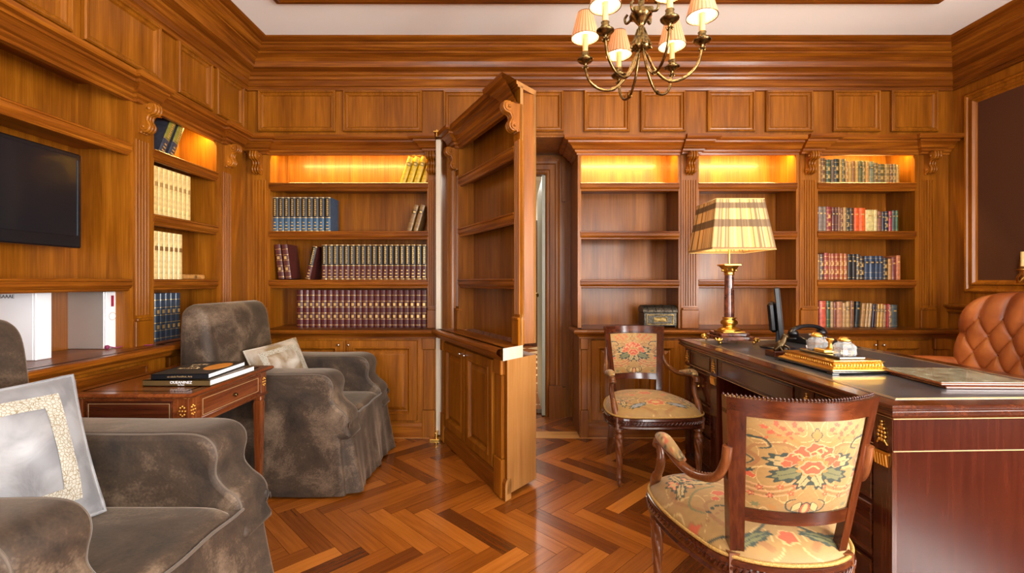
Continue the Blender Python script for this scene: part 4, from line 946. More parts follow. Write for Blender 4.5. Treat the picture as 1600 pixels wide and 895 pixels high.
# ================================================================== VISITOR CHAIRS (painted tapestry)
TB = np.array((.29,.165,.045)); CORAL = (.40,.070,.022); CREAM = (.46,.31,.11); DG = (.022,.035,.022); TAN = (.24,.105,.028); OCR = (.33,.15,.03); LG = (.13,.125,.045)
class Paint:
    def __init__(s, U, V):
        s.U, s.V = U, V; s.C = np.tile(TB, (len(U), 1)); n = np.sin(U*37+V*11)*np.sin(V*53-U*7); s.C *= (1+.05*n)[:, None]
        for q, (fu, fv) in enumerate(((5.2,4.1),(7.3,2.9))):
            ph = np.sin(fu*np.abs(U)+2.2*np.sin(fv*V+q))+np.cos(fv*V*1.4+1.8*np.sin(fu*np.abs(U)*.8))
            s.mask(np.abs(ph-.35*q) < .10, (.30,.15,.04), .55); s.mask(np.abs(ph-.35*q-.28) < .05, (.58,.40,.15), .6)
    def mask(s, m, col, a=1): s.C[m] = s.C[m]*(1-a)+np.array(col)*a
    def ell(s, cx, cy, rx, ry, ang, col, edge=None, lobes=0, amp=.12, a=1):
        c, q = math.cos(ang), math.sin(ang); dx, dy = s.U-cx, s.V-cy
        x = (dx*c+dy*q)/rx; y = (-dx*q+dy*c)/ry; r = np.hypot(x, y)
        if lobes: r = r/(1+amp*np.cos(lobes*np.arctan2(y, x)))
        if edge is not None: s.mask(r < 1, edge, a); s.mask(r < .84, col, a)
        else: s.mask(r < 1, col, a)
    def line(s, pts, w0, w1, col, a=1):
        P = cat([(p[0], p[1], 0) for p in pts], 8); n = len(P)-1
        for i in range(n):
            A, B = P[i], P[i+1]; w_ = w0+(w1-w0)*i/n; ab = (B.x-A.x, B.y-A.y); L2 = ab[0]**2+ab[1]**2+1e-12
            t = np.clip(((s.U-A.x)*ab[0]+(s.V-A.y)*ab[1])/L2, 0, 1)
            s.mask(np.hypot(s.U-A.x-t*ab[0], s.V-A.y-t*ab[1]) < w_, col, a)
    def sym(s, fn):
        for g in (1, -1): fn(g)
def leafy(P, x, y, ang, ln, wd, col, col2, g=1):
    # serrated leaf with a lighter heart
    a = ang if g == 1 else PI-ang
    cx, cy = x*g+math.cos(a)*ln*.5, y+math.sin(a)*ln*.5
    P.ell(cx, cy, ln*.52, wd, a, col, lobes=9, amp=.16); P.ell(cx, cy, ln*.40, wd*.62, a, col2, lobes=7, amp=.15)
    P.line([(x*g, y), (cx+math.cos(a)*ln*.3, cy+math.sin(a)*ln*.3)], .008, .004, col)
def paint_back(U, V):     # U -1..1, V -1 (bottom)..1
    P = Paint(U, V)
    for g in (1, -1):
        P.line([(.15*g,.30),(.45*g,.50),(.85*g,.42),(1.0*g,.15)], .05, .02, TAN, .55); P.line([(.1*g,.38),(.4*g,.62),(.75*g,.60)], .045, .01, OCR, .6)
        P.line([(.15*g,.33),(.45*g,.53),(.85*g,.45)], .012, .008, CREAM)
        for k in range(7):
            t = k/6; x = (.25+.5*t)*g; P.ell(x, .80+.10*math.sin(k*2.1), .055, .035, .6*g+k, CORAL, lobes=5, amp=.2)
            P.ell(x+.05*g, .64+.08*math.cos(k*1.7), .04, .022, k, CORAL, a=.8)
        P.line([(.95*g,.58),(.75*g,.56),(.66*g,.42),(.80*g,.36)], .022, .010, DG); P.line([(.90*g,.54),(.76*g,.52),(.70*g,.43)], .010, .006, CREAM)
        P.line([(1.0*g,.28),(.82*g,.15),(.90*g,-.02),(1.0*g,.0)], .045, .012, TAN); P.line([(1.0*g,.20),(.88*g,.10),(.95*g,.0)], .016, .01, DG)
        P.ell(.92*g,-.22,.10,.06,.5*g,CORAL,edge=CREAM,lobes=5); P.ell(.93*g,-.13,.07,.035,-.4*g,DG,lobes=6,amp=.3)
        for k in range(5):
            y0 = -.16-.055*k; P.line([(.12*g, y0+.02),(.35*g, y0-.16),(.68*g, y0-.26),(1.0*g, y0-.22)], .014, .014, TAN if k % 2 else (.48,.24,.10), .85)
        for (x, y) in ((.25,-.36),(.48,-.40),(.78,-.46),(.62,-.60),(.30,-.52),(.9,-.62)):
            P.ell(x*g, y, .050, .050, 0, CORAL, edge=DG if x > .5 else TAN, lobes=5, amp=.3); P.ell(x*g, y, .014, .014, 0, CREAM)
        P.line([(.05*g,-.98),(.30*g,-.90),(.34*g,-.72),(.20*g,-.64)], .018, .008, DG); P.ell(.16*g,-.82,.07,.13,.5*g,CREAM,edge=DG,lobes=4,amp=.08)
        P.ell(.55*g,-.88,.10,.05,.5*g,OCR,lobes=7,amp=.25); P.ell(.82*g,-.85,.07,.05,0,LG,lobes=6,amp=.3)
        # fringe of feathery leaves round the flower
        for k in range(7):
            a = .25+.30*k; P.line([(.30*g, .18),(.30*g+.30*math.cos(a)*g, .18+.30*math.sin(a))], .018, .006, TAN, .7)
    for g in (1, -1):
        leafy(P, .10, .10, .10, .62, .17, DG, (.34,.24,.09), g); leafy(P, .08, .0, -.35, .60, .16, DG, LG, g); leafy(P, .0, -.02, -1.05, .42, .14, DG, (.34,.24,.09), g)
    P.ell(0, -.86, .10, .16, 0, CORAL, edge=DG); P.ell(0, -.86, .045, .12, 0, CREAM)
    for (x, y, r) in ((-.32,.20,.15),(.32,.20,.15),(-.18,.36,.15),(.18,.36,.15),(0,.42,.15),(-.42,.10,.09),(.42,.10,.09)):
        P.ell(x, y, r, r*.85, 0, CORAL, edge=(.52,.25,.11), lobes=5, amp=.14)
    for (x, y) in ((-.26,.27),(.26,.27),(0,.33),(-.1,.4)): P.line([(x-.09,y-.02),(x,y+.05),(x+.09,y)], .018, .008, CREAM)
    P.ell(0,.06,.27,.19,0,OCR,lobes=12,amp=.12); P.ell(0,.04,.23,.15,0,CORAL,edge=(.55,.24,.10),lobes=6,amp=.1); P.line([(-.1,.02),(0,.08),(.1,.0)], .014, .01, CREAM)
    P.ell(0,.70,.08,.12,0,OCR,edge=DG,lobes=4,amp=.15)
    return P.C
def paint_seat(U, V):     # U -1..1, V -1 front .. 1 back
    P = Paint(U, V)
    for g in (1, -1):
        P.line([(.1*g,-.9),(.5*g,-.6),(.8*g,-.1),(.6*g,.3)], .035, .02, TAN, .6); P.line([(.2*g,.9),(.5*g,.6),(.55*g,.2),(.25*g,.1)], .03, .015, TAN, .7)
        P.line([(.05*g,.55),(.35*g,.75),(.75*g,.62)], .016, .01, DG); P.line([(.3*g,-.2),(.55*g,-.1),(.7*g,.15),(.6*g,.35)], .016, .008, LG)
        P.ell(.62*g,-.35,.17,.17,0,(.58,.22,.08),edge=DG,lobes=9,amp=.14); P.ell(.62*g,-.35,.10,.10,0,CREAM,lobes=6,amp=.15); P.ell(.62*g,-.35,.06,.06,0,CORAL)
        for k in range(6): leafy(P, .62, -.35, .9*k+.3, .34, .06, DG, CREAM, g) if k in (1,3,5) else None
        for k in range(8): P.ell((.15+.06*k)*g,.30+.05*math.sin(k),.020,.030,k,DG)
        for k in range(8): P.ell((.20+.06*k)*g,.40+.05*math.sin(k+1),.018,.026,k,TAN)
        P.ell(.32*g,-.02,.08,.07,0,CORAL,edge=CREAM,lobes=5); P.ell(.40*g,.10,.05,.05,0,CORAL,edge=CREAM); P.ell(.82*g,.45,.12,.10,0,CORAL,edge=TAN,lobes=6,amp=.2)
        leafy(P, .20, -.60, -.4, .40, .07, DG, (.25,.26,.30), g); leafy(P, .15, .75, .2, .35, .06, DG, LG, g)
        for k in range(5): P.line([(.12*g,-.30),(.12*g+.22*math.cos(.5*k)*g,-.30-.28*math.sin(.5*k+.2))], .02, .01, OCR if k % 2 else TAN)
    P.ell(0,-.55,.20,.15,0,CORAL,edge=CREAM,lobes=7,amp=.15); P.ell(0,-.55,.08,.06,0,CREAM); P.ell(0,.15,.16,.13,0,CORAL,edge=CREAM,lobes=6,amp=.16); P.ell(0,.80,.10,.08,0,CORAL,edge=CREAM,lobes=5)
    return P.C
def painted(o, fn):
    """fn gets local coords arrays and returns colours"""
    me = o.data; n = len(me.vertices); co = np.zeros(n*3); me.vertices.foreach_get('co', co); co = co.reshape(-1, 3)
    C = fn(co); at = me.color_attributes.new('Col', 'FLOAT_COLOR', 'POINT'); at.data.foreach_set('color', np.hstack([C, np.ones((n, 1))]).ravel())
ZS0, ZS1 = .40, .835
def hw(z): return .158+(.198-.158)*(z-ZS0)/(ZS1-ZS0)
def bs(u, z, off=0):       # curved, raked back surface; off>0 to the rear
    t = (z-ZS0)/(ZS1-ZS0); return (u*hw(z), .205+.065*t+.070*(1-u*u)*(.55+.45*t)+off, z)
def slab(mb, u0, u1, z0, z1, t0, t1, nu=24, nz=10, dome=0, m=0, crest=0):
    def f(side):
        def g(a, b):
            u = u0+(u1-u0)*a; z = z0+(z1-z0)*b
            e = dome*(1-(2*a-1)**4)*(1-(2*b-1)**4) if dome else 0
            return bs(u, z, (t0-e) if side == 0 else (t1+e))
        return g
    F, B = f(0), f(1)
    mb.grid(F, nu, nz, smooth=True, m=m); mb.grid(lambda a, b: B(1-a, b), nu, nz, smooth=True, m=m)
    mb.grid(lambda a, b: tuple(Vector(F(a, 0)).lerp(Vector(B(a, 0)), b)), nu, 1, smooth=False, m=m); mb.grid(lambda a, b: tuple(Vector(F(a, 1)).lerp(Vector(B(a, 1)), b)), nu, 1, smooth=False, m=m)
    mb.grid(lambda a, b: tuple(Vector(F(0, a)).lerp(Vector(B(0, a)), b)), nz, 1, smooth=False, m=m); mb.grid(lambda a, b: tuple(Vector(F(1, a)).lerp(Vector(B(1, a)), b)), nz, 1, smooth=False, m=m)
OUT = cat([(0,-.265,0),(.13,-.260,0),(.218,-.238,0),(.262,-.185,0),(.272,-.10,0),(.256,.02,0),(.218,.14,0),(.178,.215,0),(.10,.262,0),(0,.275,0),(-.10,.262,0),(-.178,.215,0),(-.218,.14,0),(-.256,.02,0),(-.272,-.10,0),(-.262,-.185,0),(-.218,-.238,0),(-.13,-.260,0)], 6, True)
def fauteuil(label):
    t = empty('carved_armchair', (0,0,0), 0, label, 'armchair', 'pair of carved visitor chairs with floral tapestry')
    W_ = M['cw']
    mb = MB(); slab(mb, -1, 1, .788, ZS1, -.014, .014); 
    mb.beads([bs(-.99+1.98*k/44, ZS1+.002, -.010) for k in range(45)], .0045); mb.beads([bs(-.84+1.68*k/38, .793, -.016) for k in range(39)], .0035)
    mb.build('top_rail', M['mx'], t, weld=False)
    for sg in (-1, 1):
        mb = MB(); slab(mb, .80*sg, 1.0*sg, ZS0-.03, .80, -.014, .014, 6, 16); mb.beads([bs(.97*sg, .42+.37*k/36, -.016) for k in range(37)], .004); mb.beads([bs(.82*sg, .55+.24*k/24, -.016) for k in range(25)], .0032)
        mb.build('back_post', M['mz'], t)
    mb = MB(); slab(mb, -.81, .81, .497, .535, -.013, .013); mb.beads([bs(-.8+1.6*k/30, .532, -.015) for k in range(31)], .0035); mb.build('lower_rail', M['mx'], t)
    mb = MB(); slab(mb, -.815, .815, .530, .792, -.010, .006, 200, 150, dome=.014); o = mb.build('back_upholstery', M['tap'], t)
    def fb(co): z = co[:, 2]; u = co[:, 0]/(.158+.040*(z-ZS0)/(ZS1-ZS0)); return paint_back(u/.815, (z-.661)/.131)
    painted(o, fb)
    mb = MB()
    def dome(a, r): q = OUT[int(a*len(OUT)) % len(OUT)]; return (q.x*.985*r, q.y*.985*r, .385+.058*(1-r**5)**.6+.012*(1-r*r))
    nA, nR = len(OUT), 60
    C0 = (0, 0)
    mb.grid(lambda a, r: dome(a+1e-6, max(r, .002)), nA, nR, cu=True)
    # finer radial spacing comes from many rings; subdivide around for the woven pattern
    nn = 300
    mb = MB()
    def oi(a):
        k = (a*len(OUT)) % len(OUT); i = int(k); f = k-i; return OUT[i].lerp(OUT[(i+1) % len(OUT)], f)
    mb.grid(lambda a, r: (oi(a).x*.985*max(r,.002), oi(a).y*.985*max(r,.002), .385+.058*(1-r**5)**.6+.012*(1-r*r)), nn, 90, cu=True)
    mb.add([(oi(k/60).x*.98, oi(k/60).y*.98, .384) for k in range(60)], [tuple(range(60))[::-1]])
    o = mb.build('seat_upholstery', M['tap'], t); painted(o, lambda co: paint_seat(co[:, 0]/.285, co[:, 1]/.27))
    mb = MB()
    prof = [(-.03,.325),(.0,.325),(.004,.332),(.0,.340),(.003,.350),(.003,.368),(.006,.374),(.004,.384),(-.004,.388),(-.03,.388)]
    mb.sweep(prof, [(p.x, p.y) for p in OUT], closed=True, side=1)
    for k in range(110):
        p = oi(k/110); q = oi((k+.6)/110); mb.tube([(p.x*1.012, p.y*1.012, .352), (q.x*1.016, q.y*1.016, .366)], .0042, 5)
    mb.build('seat_rail', M['mx'], t)
    mb = MB(); mb.tube([(p.x*.995, p.y*.995, .392) for p in OUT], .0055, 6, closed=True); mb.build('gimp_trim', M['gimp'], t)
    for sg in (-1, 1):
        mb = MB(); mb.bbox(sg*.222-.024, sg*.222+.024, -.232, -.184, .318, .385, .003); mb.ball((sg*.222, -.234, .352), .012, 10, sc=(1,.4,1)); mb.ball((sg*.247, -.208, .352), .012, 10, sc=(.4,1,1))
        pr = [(.020,.318),(.024,.310),(.024,.302),(.017,.296),(.017,.290),(.025,.282),(.026,.272),(.023,.262)]+[(.0235-.0115*k/14, .26-.20*k/14) for k in range(15)]+[(.015,.056),(.016,.050),(.014,.044),(.010,.038),(.013,.030),(.012,.012),(.008,0)]
        mb.lathe(pr, (sg*.222,-.208,0), 30, mod=lambda r,a,z: r*(1+.13*math.cos(5*a+z*75)) if .06 < z < .262 else r)
        mb.build('leg', M['cw'], t)
        mb = MB(); mb.tube([(sg*.148,.215,.40),(sg*.152,.222,.25),(sg*.160,.245,.12),(sg*.168,.275,0)], [.019,.018,.015,.012], 4, sq=True); mb.build('leg', M['cw'], t)
        arm = cat([(sg*.184,.262,.700),(sg*.186,.250,.650),(sg*.196,.218,.600),(sg*.214,.150,.573),(sg*.226,.07,.566),(sg*.236,-.02,.578),(sg*.241,-.09,.587),(sg*.242,-.13,.578),(sg*.242,-.145,.557)], 6)
        mb = MB(); mb.tube(arm, [(.012,.014)]*20+[(.013,.017)]*20+[(.014,.018)]*(len(arm)-40), 10, up=(0,0,1)); mb.beads([p+Vector((0,0,.013)) for p in arm[2:22]], .004)
        mb.ball((sg*.242,-.135,.572), .020, 12, sc=(.9,1,1)); a_ = mb.build('armrest', M['cw'], t)
        mb = MB(); seg = arm[25:43]; mb.tube([p+Vector((0,0,.016)) for p in seg], [(.006+.012*math.sin(PI*min(1,max(0,(k+.5)/18))), .012+.012*math.sin(PI*min(1,max(0,(k+.5)/18)))) for k in range(len(seg))], 16, up=(0,0,1))
        o = mb.build('arm_pad', M['tap'], a_); painted(o, lambda co: paint_seat(co[:, 1]*8+.3, (co[:, 0]*sg-.24)*18))
        mb = MB(); sp = cat([(sg*.242,-.130,.574),(sg*.242,-.110,.545),(sg*.242,-.107,.512),(sg*.241,-.130,.475),(sg*.240,-.170,.430),(sg*.234,-.200,.380)], 5)
        mb.tube(sp, [(.012,.013)]*8+[(.013,.015)]*10+[(.017,.018)]*(len(sp)-18), 10, up=(0,-1,0)); mb.beads([p+Vector((0,-.014,.002)) for p in sp[2:20]], .006); mb.build('arm_support', M['cw'], t)
    return t
CH1 = fauteuil('carved armchair with floral tapestry facing the camera in front of the bookcase'); CH1.location = (.797, 2.76, 0); CH1.rotation_euler.z = math.radians(2)
CH2 = copy_tree(CH1); CH2['label'] = 'carved armchair seen from behind with red flower tapestry beside the near desk end'; CH2.location = (.745, 1.47, 0); CH2.rotation_euler.z = PI
for o in (CH1, CH2): del o['group']

# ================================================================== VELVET ARMCHAIRS
def inset_outline(P, d):
    n = len(P); out = []
    for i in range(n):
        t = (P[(i+1) % n]-P[i-1]); t = Vector((t.x, t.y)).normalized(); nn = Vector((t.y, -t.x)); out.append((P[i].x-nn.x*d, P[i].y-nn.y*d))
    return out
def puffy(mb, outl, y0, y1, r=.022, bulge=None):
    """outline (x,z), counter-clockwise seen so that normals point out; extruded along y with rounded edges"""
    P = cat([(a, b, 0) for a, b in outl], 4, True)
    area2 = sum(P[i-1].x*P[i].y-P[i].x*P[i-1].y for i in range(len(P)))
    if area2 < 0: P = P[::-1]
    sl = []
    for k in range(5): a = PI/2*k/4; sl.append((y0+r*(1-math.sin(a)), r*(1-math.cos(a)) if False else r*(1-math.sin(a))*0+r*(1-math.cos(PI/2-a))))
    sl = [(y0+r*(1-math.cos(PI/2*k/4)), r*(1-math.sin(PI/2*k/4))) for k in range(5)]
    sl = [(y0+r*(1-math.cos(a)), r*(1-math.sin(a))) for a in [PI/2*k/4 for k in range(5)]]
    sl = sl+[(y1-(y-y0), d) for y, d in sl[::-1]]
    mid = (y0+y1)/2; rows = []
    for (y, d) in sl:
        q = inset_outline(P, d); row_ = []
        for (a, b) in q:
            yy = y
            if bulge: yy = mid+(y-mid)*bulge(a, b)
            row_.append((a, yy, b))
        rows.append(row_)
    n = len(P); vs = [p for r_ in rows for p in r_]
    fs = [(i*n+j, i*n+(j+1) % n, (i+1)*n+(j+1) % n, (i+1)*n+j) for i in range(len(rows)-1) for j in range(n)]
    mb.add(vs, fs, 0, True)
    for r_, rev in ((rows[0], True), (rows[-1], False)):
        c = (sum(p[0] for p in r_)/n, sum(p[1] for p in r_)/n, sum(p[2] for p in r_)/n)
        mb.add(r_, [tuple(range(n))[::-1] if rev else tuple(range(n))], 0, False)
    return P
ARM = [(-.44,.30),(-.445,.45),(-.44,.58),(-.41,.635),(-.33,.652),(-.10,.650),(.15,.648),(.30,.650),(.365,.640),(.398,.612),(.408,.575),(.402,.535),(.404,.505),(.428,.475),(.462,.448),(.482,.415),(.482,.36),(.478,.30),(.2,.29),(-.2,.29)]
def velvet_chair(label, loc):
    t = empty('velvet_armchair', loc, 0, label, 'armchair')
    for sg in (-1, 1):
        a, b = (.215, .385) if sg == 1 else (-.385, -.215)
        mb = MB(); P = puffy(mb, ARM, a, b, .022, bulge=lambda x, z: 1+.10*max(0, min(1, (z-.5)/.1)) if z > .5 else 1.0)
        am = mb.build('armrest', M['velvet'], t)
        for yy, rr in ((a, 1), (b, -1)):
            pts = [(p.x, p.y) for p in P]
            front = [q for q in inset_outline(P, .006)]
            sel = [(q[0], (yy+rr*.010)+((yy+rr*.01)-(a+b)/2)*(.10*max(0, min(1, (q[1]-.5)/.1))), q[1]) for q in front if q[1] > .385 and (q[0] > .25 or q[1] > .60)]
            sel.sort(key=lambda q: (math.atan2(q[2]-.42, q[0]-.1)))
            sel = [q for q in sel if q[0] > -.38]
            mb = MB(); mb.tube(sel, .0042, 6); mb.build('piping', M['vpipe'], am)
    mb = MB(); BK = [(-.22,.36),(-.245,.55),(-.275,.75),(-.295,.90),(-.315,.965),(-.35,1.0),(-.395,1.005),(-.435,.975),(-.45,.92),(-.455,.70),(-.45,.50),(-.44,.36)]
    P = puffy(mb, BK, -.325, .325, .045); bk = mb.build('backrest', M['velvet'], t)
    for yy in (-.325+.030, .325-.030):
        q = inset_outline(P, .008); sel = sorted([(c[0], yy, c[1]) for c in q if c[1] > .55 and c[0] > -.452+.02*0], key=lambda c: math.atan2(c[2]-.6, c[0]+.36)); sel = [c for c in sel if c[0] > -.44 or c[2] > .9]
        mb = MB(); mb.tube(sel, .004, 6); mb.build('piping', M['vpipe'], bk)
    # seat cushion
    mb = MB()
    def cush(u, v):
        a = 2*PI*u; c, s_ = math.cos(a), math.sin(a)
        k = (abs(c)**8+abs(s_)**8)**(-1/8); x, y = c*k, s_*k
        if v < .5: r = v*2; z = .418+.012*(1-r*r) if r < .93 else .418-.02*((r-.93)/.07)**2
        else: r = 1+.0*(v-.5); z = .398-.075*(v-.5)*2
        r = max(r, .002); r = min(r, 1)
        return (.125+x*.358*r, y*.222*r, z)
    mb.grid(cush, 96, 30, cu=True); sc = mb.build('seat_cushion', M['velvet'], t)
    mb = MB(); mb.tube([(.484, -.225+.45*k/12, .404+.003*math.sin(k)) for k in range(13)], .005, 6); mb.build('piping', M['vpipe'], sc)
    # loose skirted cover down to the floor
    mb = MB(); rs = random.Random(11)
    def skirt(u, v):
        a = 2*PI*u; c, s_ = math.cos(a), math.sin(a); k = (abs(c)**14+abs(s_)**14)**(-1/14); x, y = c*k, s_*k
        z = .402-.387*v
        fl = .045*v**1.2
        wav = v**1.6*(.007*math.sin(9*a+1.3)+.004*math.sin(17*a+.4)+.003*math.sin(31*a))
        # inverted pleat near the front corners
        ca = math.atan2(.385*y, .48*x)
        pl = 0
        for g in (1, -1):
            d = abs(math.atan2(math.sin(ca-g*.675), math.cos(ca-g*.675)))
            pl += -.035*math.exp(-(d/.035)**2)*min(1, v*2.5)+.016*math.exp(-((d-.085)/.05)**2)*v
        e = fl+wav+pl
        return (.02+x*(.462+e), y*(.3865+e*.3), z+.004*math.sin(7*a)*v)
    mb.grid(skirt, 360, 26, cu=True)
    mb.add([skirt(i/120, 0) for i in range(120)], [tuple(range(120))]); mb.build('skirt', M['velvet'], t)
    for sg in (-1, 1):      # gathered knot where the cover is tied at the front corner
        mb = MB(); mb.ball((.482, sg*.362, .392), .013, 12, sc=(.7,1,1.1))
        for k in (4, 5): an = k*PI/3; mb.tube([(.49, sg*.368, .392), (.488, sg*.368+.03*math.cos(an), .392+.03*math.sin(an))], [.005,.002], 6)
        mb.build('gathered_knot', M['velvet'], t)
    return t
V1 = velvet_chair('near grey brown velvet armchair with white lace pillow at the photo left edge', (-1.35, 1.25, 0))
V2 = copy_tree(V1); V2['label'] = 'far grey brown velvet armchair with skirted cover in front of the encyclopaedia bookcase'; V2.location = (-1.35, 2.79, 0)
# cushions
def cushion(name, T, S, th, label, mats, lace=True):
    t = empty(name, (0,0,0), 0, label, 'cushion'); t.matrix_world = T
    mb = MB(); pw = .18
    def f(side):
        def g(u, v):
            x, y = 2*u-1, 2*v-1
            e = max(0, (1-abs(x)**2.4))**.55*max(0, (1-abs(y)**2.4))**.55
            k = 1-pw*.22*(1-abs(y)**2)*abs(x)**3; k2 = 1-pw*.22*(1-abs(x)**2)*abs(y)**3
            wr = .004*math.sin(9*x+5*y)*e
            return (x*S*k, side*(th*e)+wr, y*S*k2)
        return g
    F = f(-1); mb.grid(F, 44, 44); B = f(1); mb.grid(lambda u, v: B(1-u, v), 44, 44); b = mb.build('cover', mats[0], t)
    mb = MB(); L0 = [F(k/20, 0) for k in range(20)]+[F(1, k/20) for k in range(20)]+[F(1-k/20, 1) for k in range(20)]+[F(0, 1-k/20) for k in range(20)]
    mb.tube(L0, .006, 8, closed=True); mb.build('piping', mats[0], t)
    if lace:
        mb = MB(); a0, a1 = .13, .225
        def strip(p0, p1, q0, q1):
            def g(u, v):
                x = p0[0]+(p1[0]-p0[0])*u; y = p0[1]+(p1[1]-p0[1])*u; x2 = q0[0]+(q1[0]-q0[0])*u; y2 = q0[1]+(q1[1]-q0[1])*u
                xx, yy = x+(x2-x)*v, y+(y2-y)*v; r = F(xx, yy); return (r[0], r[1]-.0025, r[2])
            return g
        c0 = [(a0,a0),(1-a0,a0),(1-a0,1-a0),(a0,1-a0)]; c1 = [(a1,a1),(1-a1,a1),(1-a1,1-a1),(a1,1-a1)]
        for k in range(4): mb.grid(strip(c0[k], c0[(k+1) % 4], c1[k], c1[(k+1) % 4]), 30, 4)
        mb.build('lace_border', mats[1], t)
    return t
# F faces local -y; turn so that it faces +x and slightly to the camera
T1 = Matrix.Translation((-1.415, 1.235, .625)) @ Matrix.Rotation(math.radians(62), 4, 'Z') @ Matrix.Rotation(math.radians(-22), 4, 'X') @ Matrix.Rotation(math.radians(-3), 4, 'Y')
cushion('cushion', T1, .215, .095, 'silver satin cushion with ivory lace border on the near armchair', [M['silk'], M['lace']])
GS = mk_silk('gold_and_silver_satin', (.20,.13,.06), (.45,.40,.34))
T2 = Matrix.Translation((-1.43, 2.83, .59)) @ Matrix.Rotation(math.radians(58), 4, 'Z') @ Matrix.Rotation(math.radians(-25), 4, 'X') @ Matrix.Rotation(math.radians(-8), 4, 'Y')
cushion('cushion', T2, .170, .080, 'gold and silver satin cushion with lace border on the far armchair', [GS, M['lace']])

# ================================================================== SIDE TABLE
ST = empty('side_table', (-1.49, 2.065, 0), 0, 'red mahogany side table with brass inlaid drawers between the velvet armchairs', 'side table')
TX, TY, TH = .25, .30, .70
mb = MB(); mb.sweep([(-.05,TH),(0,TH),(.005,TH-.004),(.006,TH-.010),(.002,TH-.015),(-.004,TH-.020),(-.05,TH-.020)], [(-TX,-TY),(-TX,TY),(TX,TY),(TX,-TY)], closed=True, side=-1); mb.box(-TX+.04,TX-.04,-TY+.04,TY-.04,TH-.02,TH); mb.build('table_top', M['ty'], ST)
ax_, ay_ = TX-.022, TY-.022
mb = MB(); mb.box(-ax_,ax_,-ay_,ay_,.565,TH-.020); mb.sweep([(0,.560),(.006,.562),(.008,.570),(0,.575)], [(-ax_,-ay_),(-ax_,ay_),(ax_,ay_),(ax_,-ay_)], closed=True, side=-1); mb.build('apron', M['ty'], ST)
mb = MB(); mb.frame((ax_+.0005, -ay_+.065, .580), (0,1,0), (0,0,1), 2*ay_-.13, .088, [(0,0),(0,.004),(.003,.005),(.006,.003)]); d = mb.build('drawer', M['ty'], ST)
mb = MB(); mb.frame((ax_+.0035, -ay_+.075, .590), (0,1,0), (0,0,1), 2*ay_-.15, .068, [(0,0),(0,.0012),(.003,.0012),(.003,0)], fill=False); mb.build('brass_inlay', M['inlay'], d)
mb = MB(); mb.tube([(ax_+.003,0,.624),(ax_+.014,0,.624)], .005, 8); mb.ball((ax_+.016,0,.624), .009, 10); mb.build('knob', M['brass'], d)
mb = MB(); mb.frame((-ax_+.06, -ay_-.0005, .580), (1,0,0), (0,0,1), 2*ax_-.12, .088, [(0,0),(0,.004),(.003,.005),(.006,.003)]); e_ = mb.build('end_panel', M['mx'], ST)
mb = MB(); mb.frame((-ax_+.07, -ay_-.0035, .590), (1,0,0), (0,0,1), 2*ax_-.14, .068, [(0,0),(0,.0012),(.002,.0012),(.002,0)], fill=False); mb.build('brass_inlay', M['inlay'], e_)
for sx in (-1,1):
    for sy in (-1,1):
        mb = MB(); x, y = sx*(ax_-.022), sy*(ay_-.022)
        mb.bbox(x-.024, x+.024, y-.024, y+.024, .560, TH-.022, .002); mb.bbox(x-.020, x+.020, y-.020, y+.020, .535, .560, .004)
        mb.tube([(x,y,.54),(x,y,.52),(x,y,.04),(x,y,.0)], [.014,.019,.010,.012], 4, sq=True, up=(1,0,0)); lg = mb.build('leg', M['tz'], ST)
        mb = MB()
        for (dx, dy) in ((sx,0),(0,sy)):
            cx, cy = x+dx*.025, y+dy*.025
            for k in range(9):
                a = k*2*PI/8; r_ = .011 if k < 8 else 0
                ox, oz = r_*math.cos(a), r_*1.7*math.sin(a)
                mb.ball((cx+(oz*0 if dx else ox), cy+(ox if dx else 0), .628+oz), .0042, 6)
        mb.build('gilt_rosette', M['gold'], lg)
        mb = MB(); 
        mb.box(x+sx*.0185, x+sx*.0196, y-.0015, y+.0015, .06, .50) if False else mb.box(x-.0015, x+.0015, y-.0005+sy*.014, y+.0005+sy*.016, .10, .50); mb.build('brass_stringing', M['inlay'], lg)
# books on the table
def table_book(loc, rz, wx, wy, th, cover, label, pages=M['white'], spine_txt=None):
    t = empty('coffee_table_book', loc, rz, label, 'book')
    mb = MB(); mb.box(-wx/2, wx/2, -wy/2, wy/2, 0, .003); mb.box(-wx/2, wx/2, -wy/2, wy/2, th-.003, th); mb.box(-wx/2, wx/2, -wy/2, -wy/2+.003, 0, th); c = mb.build('cover', cover, t)
    mb = MB(); mb.box(-wx/2+.003, wx/2-.003, -wy/2+.0031, wy/2-.003, .0031, th-.0031); mb.build('pages', pages, t)
    return t, c
b1, c1 = table_book((-1.385, 2.055, TH+.001), math.radians(0), .275, .33, .026, M['olive'], 'thick olive coffee table book lying under the black one')
text_mesh('spine_title', 'OUEANINEZ', .016, M['white'], c1, (.02, -.1655, .0155), (PI/2,0,0)); text_mesh('spine_subtitle', 'des Papes', .007, M['white'], c1, (.02, -.1655, .006), (PI/2,0,0))
b2, c2 = table_book((-1.385, 2.045, TH+.0285), math.radians(4), .225, .30, .022, M['black'], 'black coffee table book with orange cover picture, top of the pile')
text_mesh('spine_title', 'un siècle Pontificat, Arts', .010, M['inlay'], c2, (0, -.1505, .011), (PI/2,0,0))
mb = MB(); mb.add([(.06+.045*math.cos(a*PI/16), .02+.085*math.sin(a*PI/16), .0224) for a in range(32)]+[(.06+.045*math.cos(a*PI/16), .02+.085*math.sin(a*PI/16), .0220) for a in range(32)], [tuple(range(32))]+[(i,(i+1)%32,32+(i+1)%32,32+i) for i in range(32)]); mb.build('cover_picture', plain('orange_print', (.75,.28,.03), .3), c2)
for k in range(3): text_mesh('cover_title', ('ARTS','DU','SACRE')[k], .03, M['inlay'], c2, (-.045, .07-.045*k, .0222), (0,0,0), .0002)

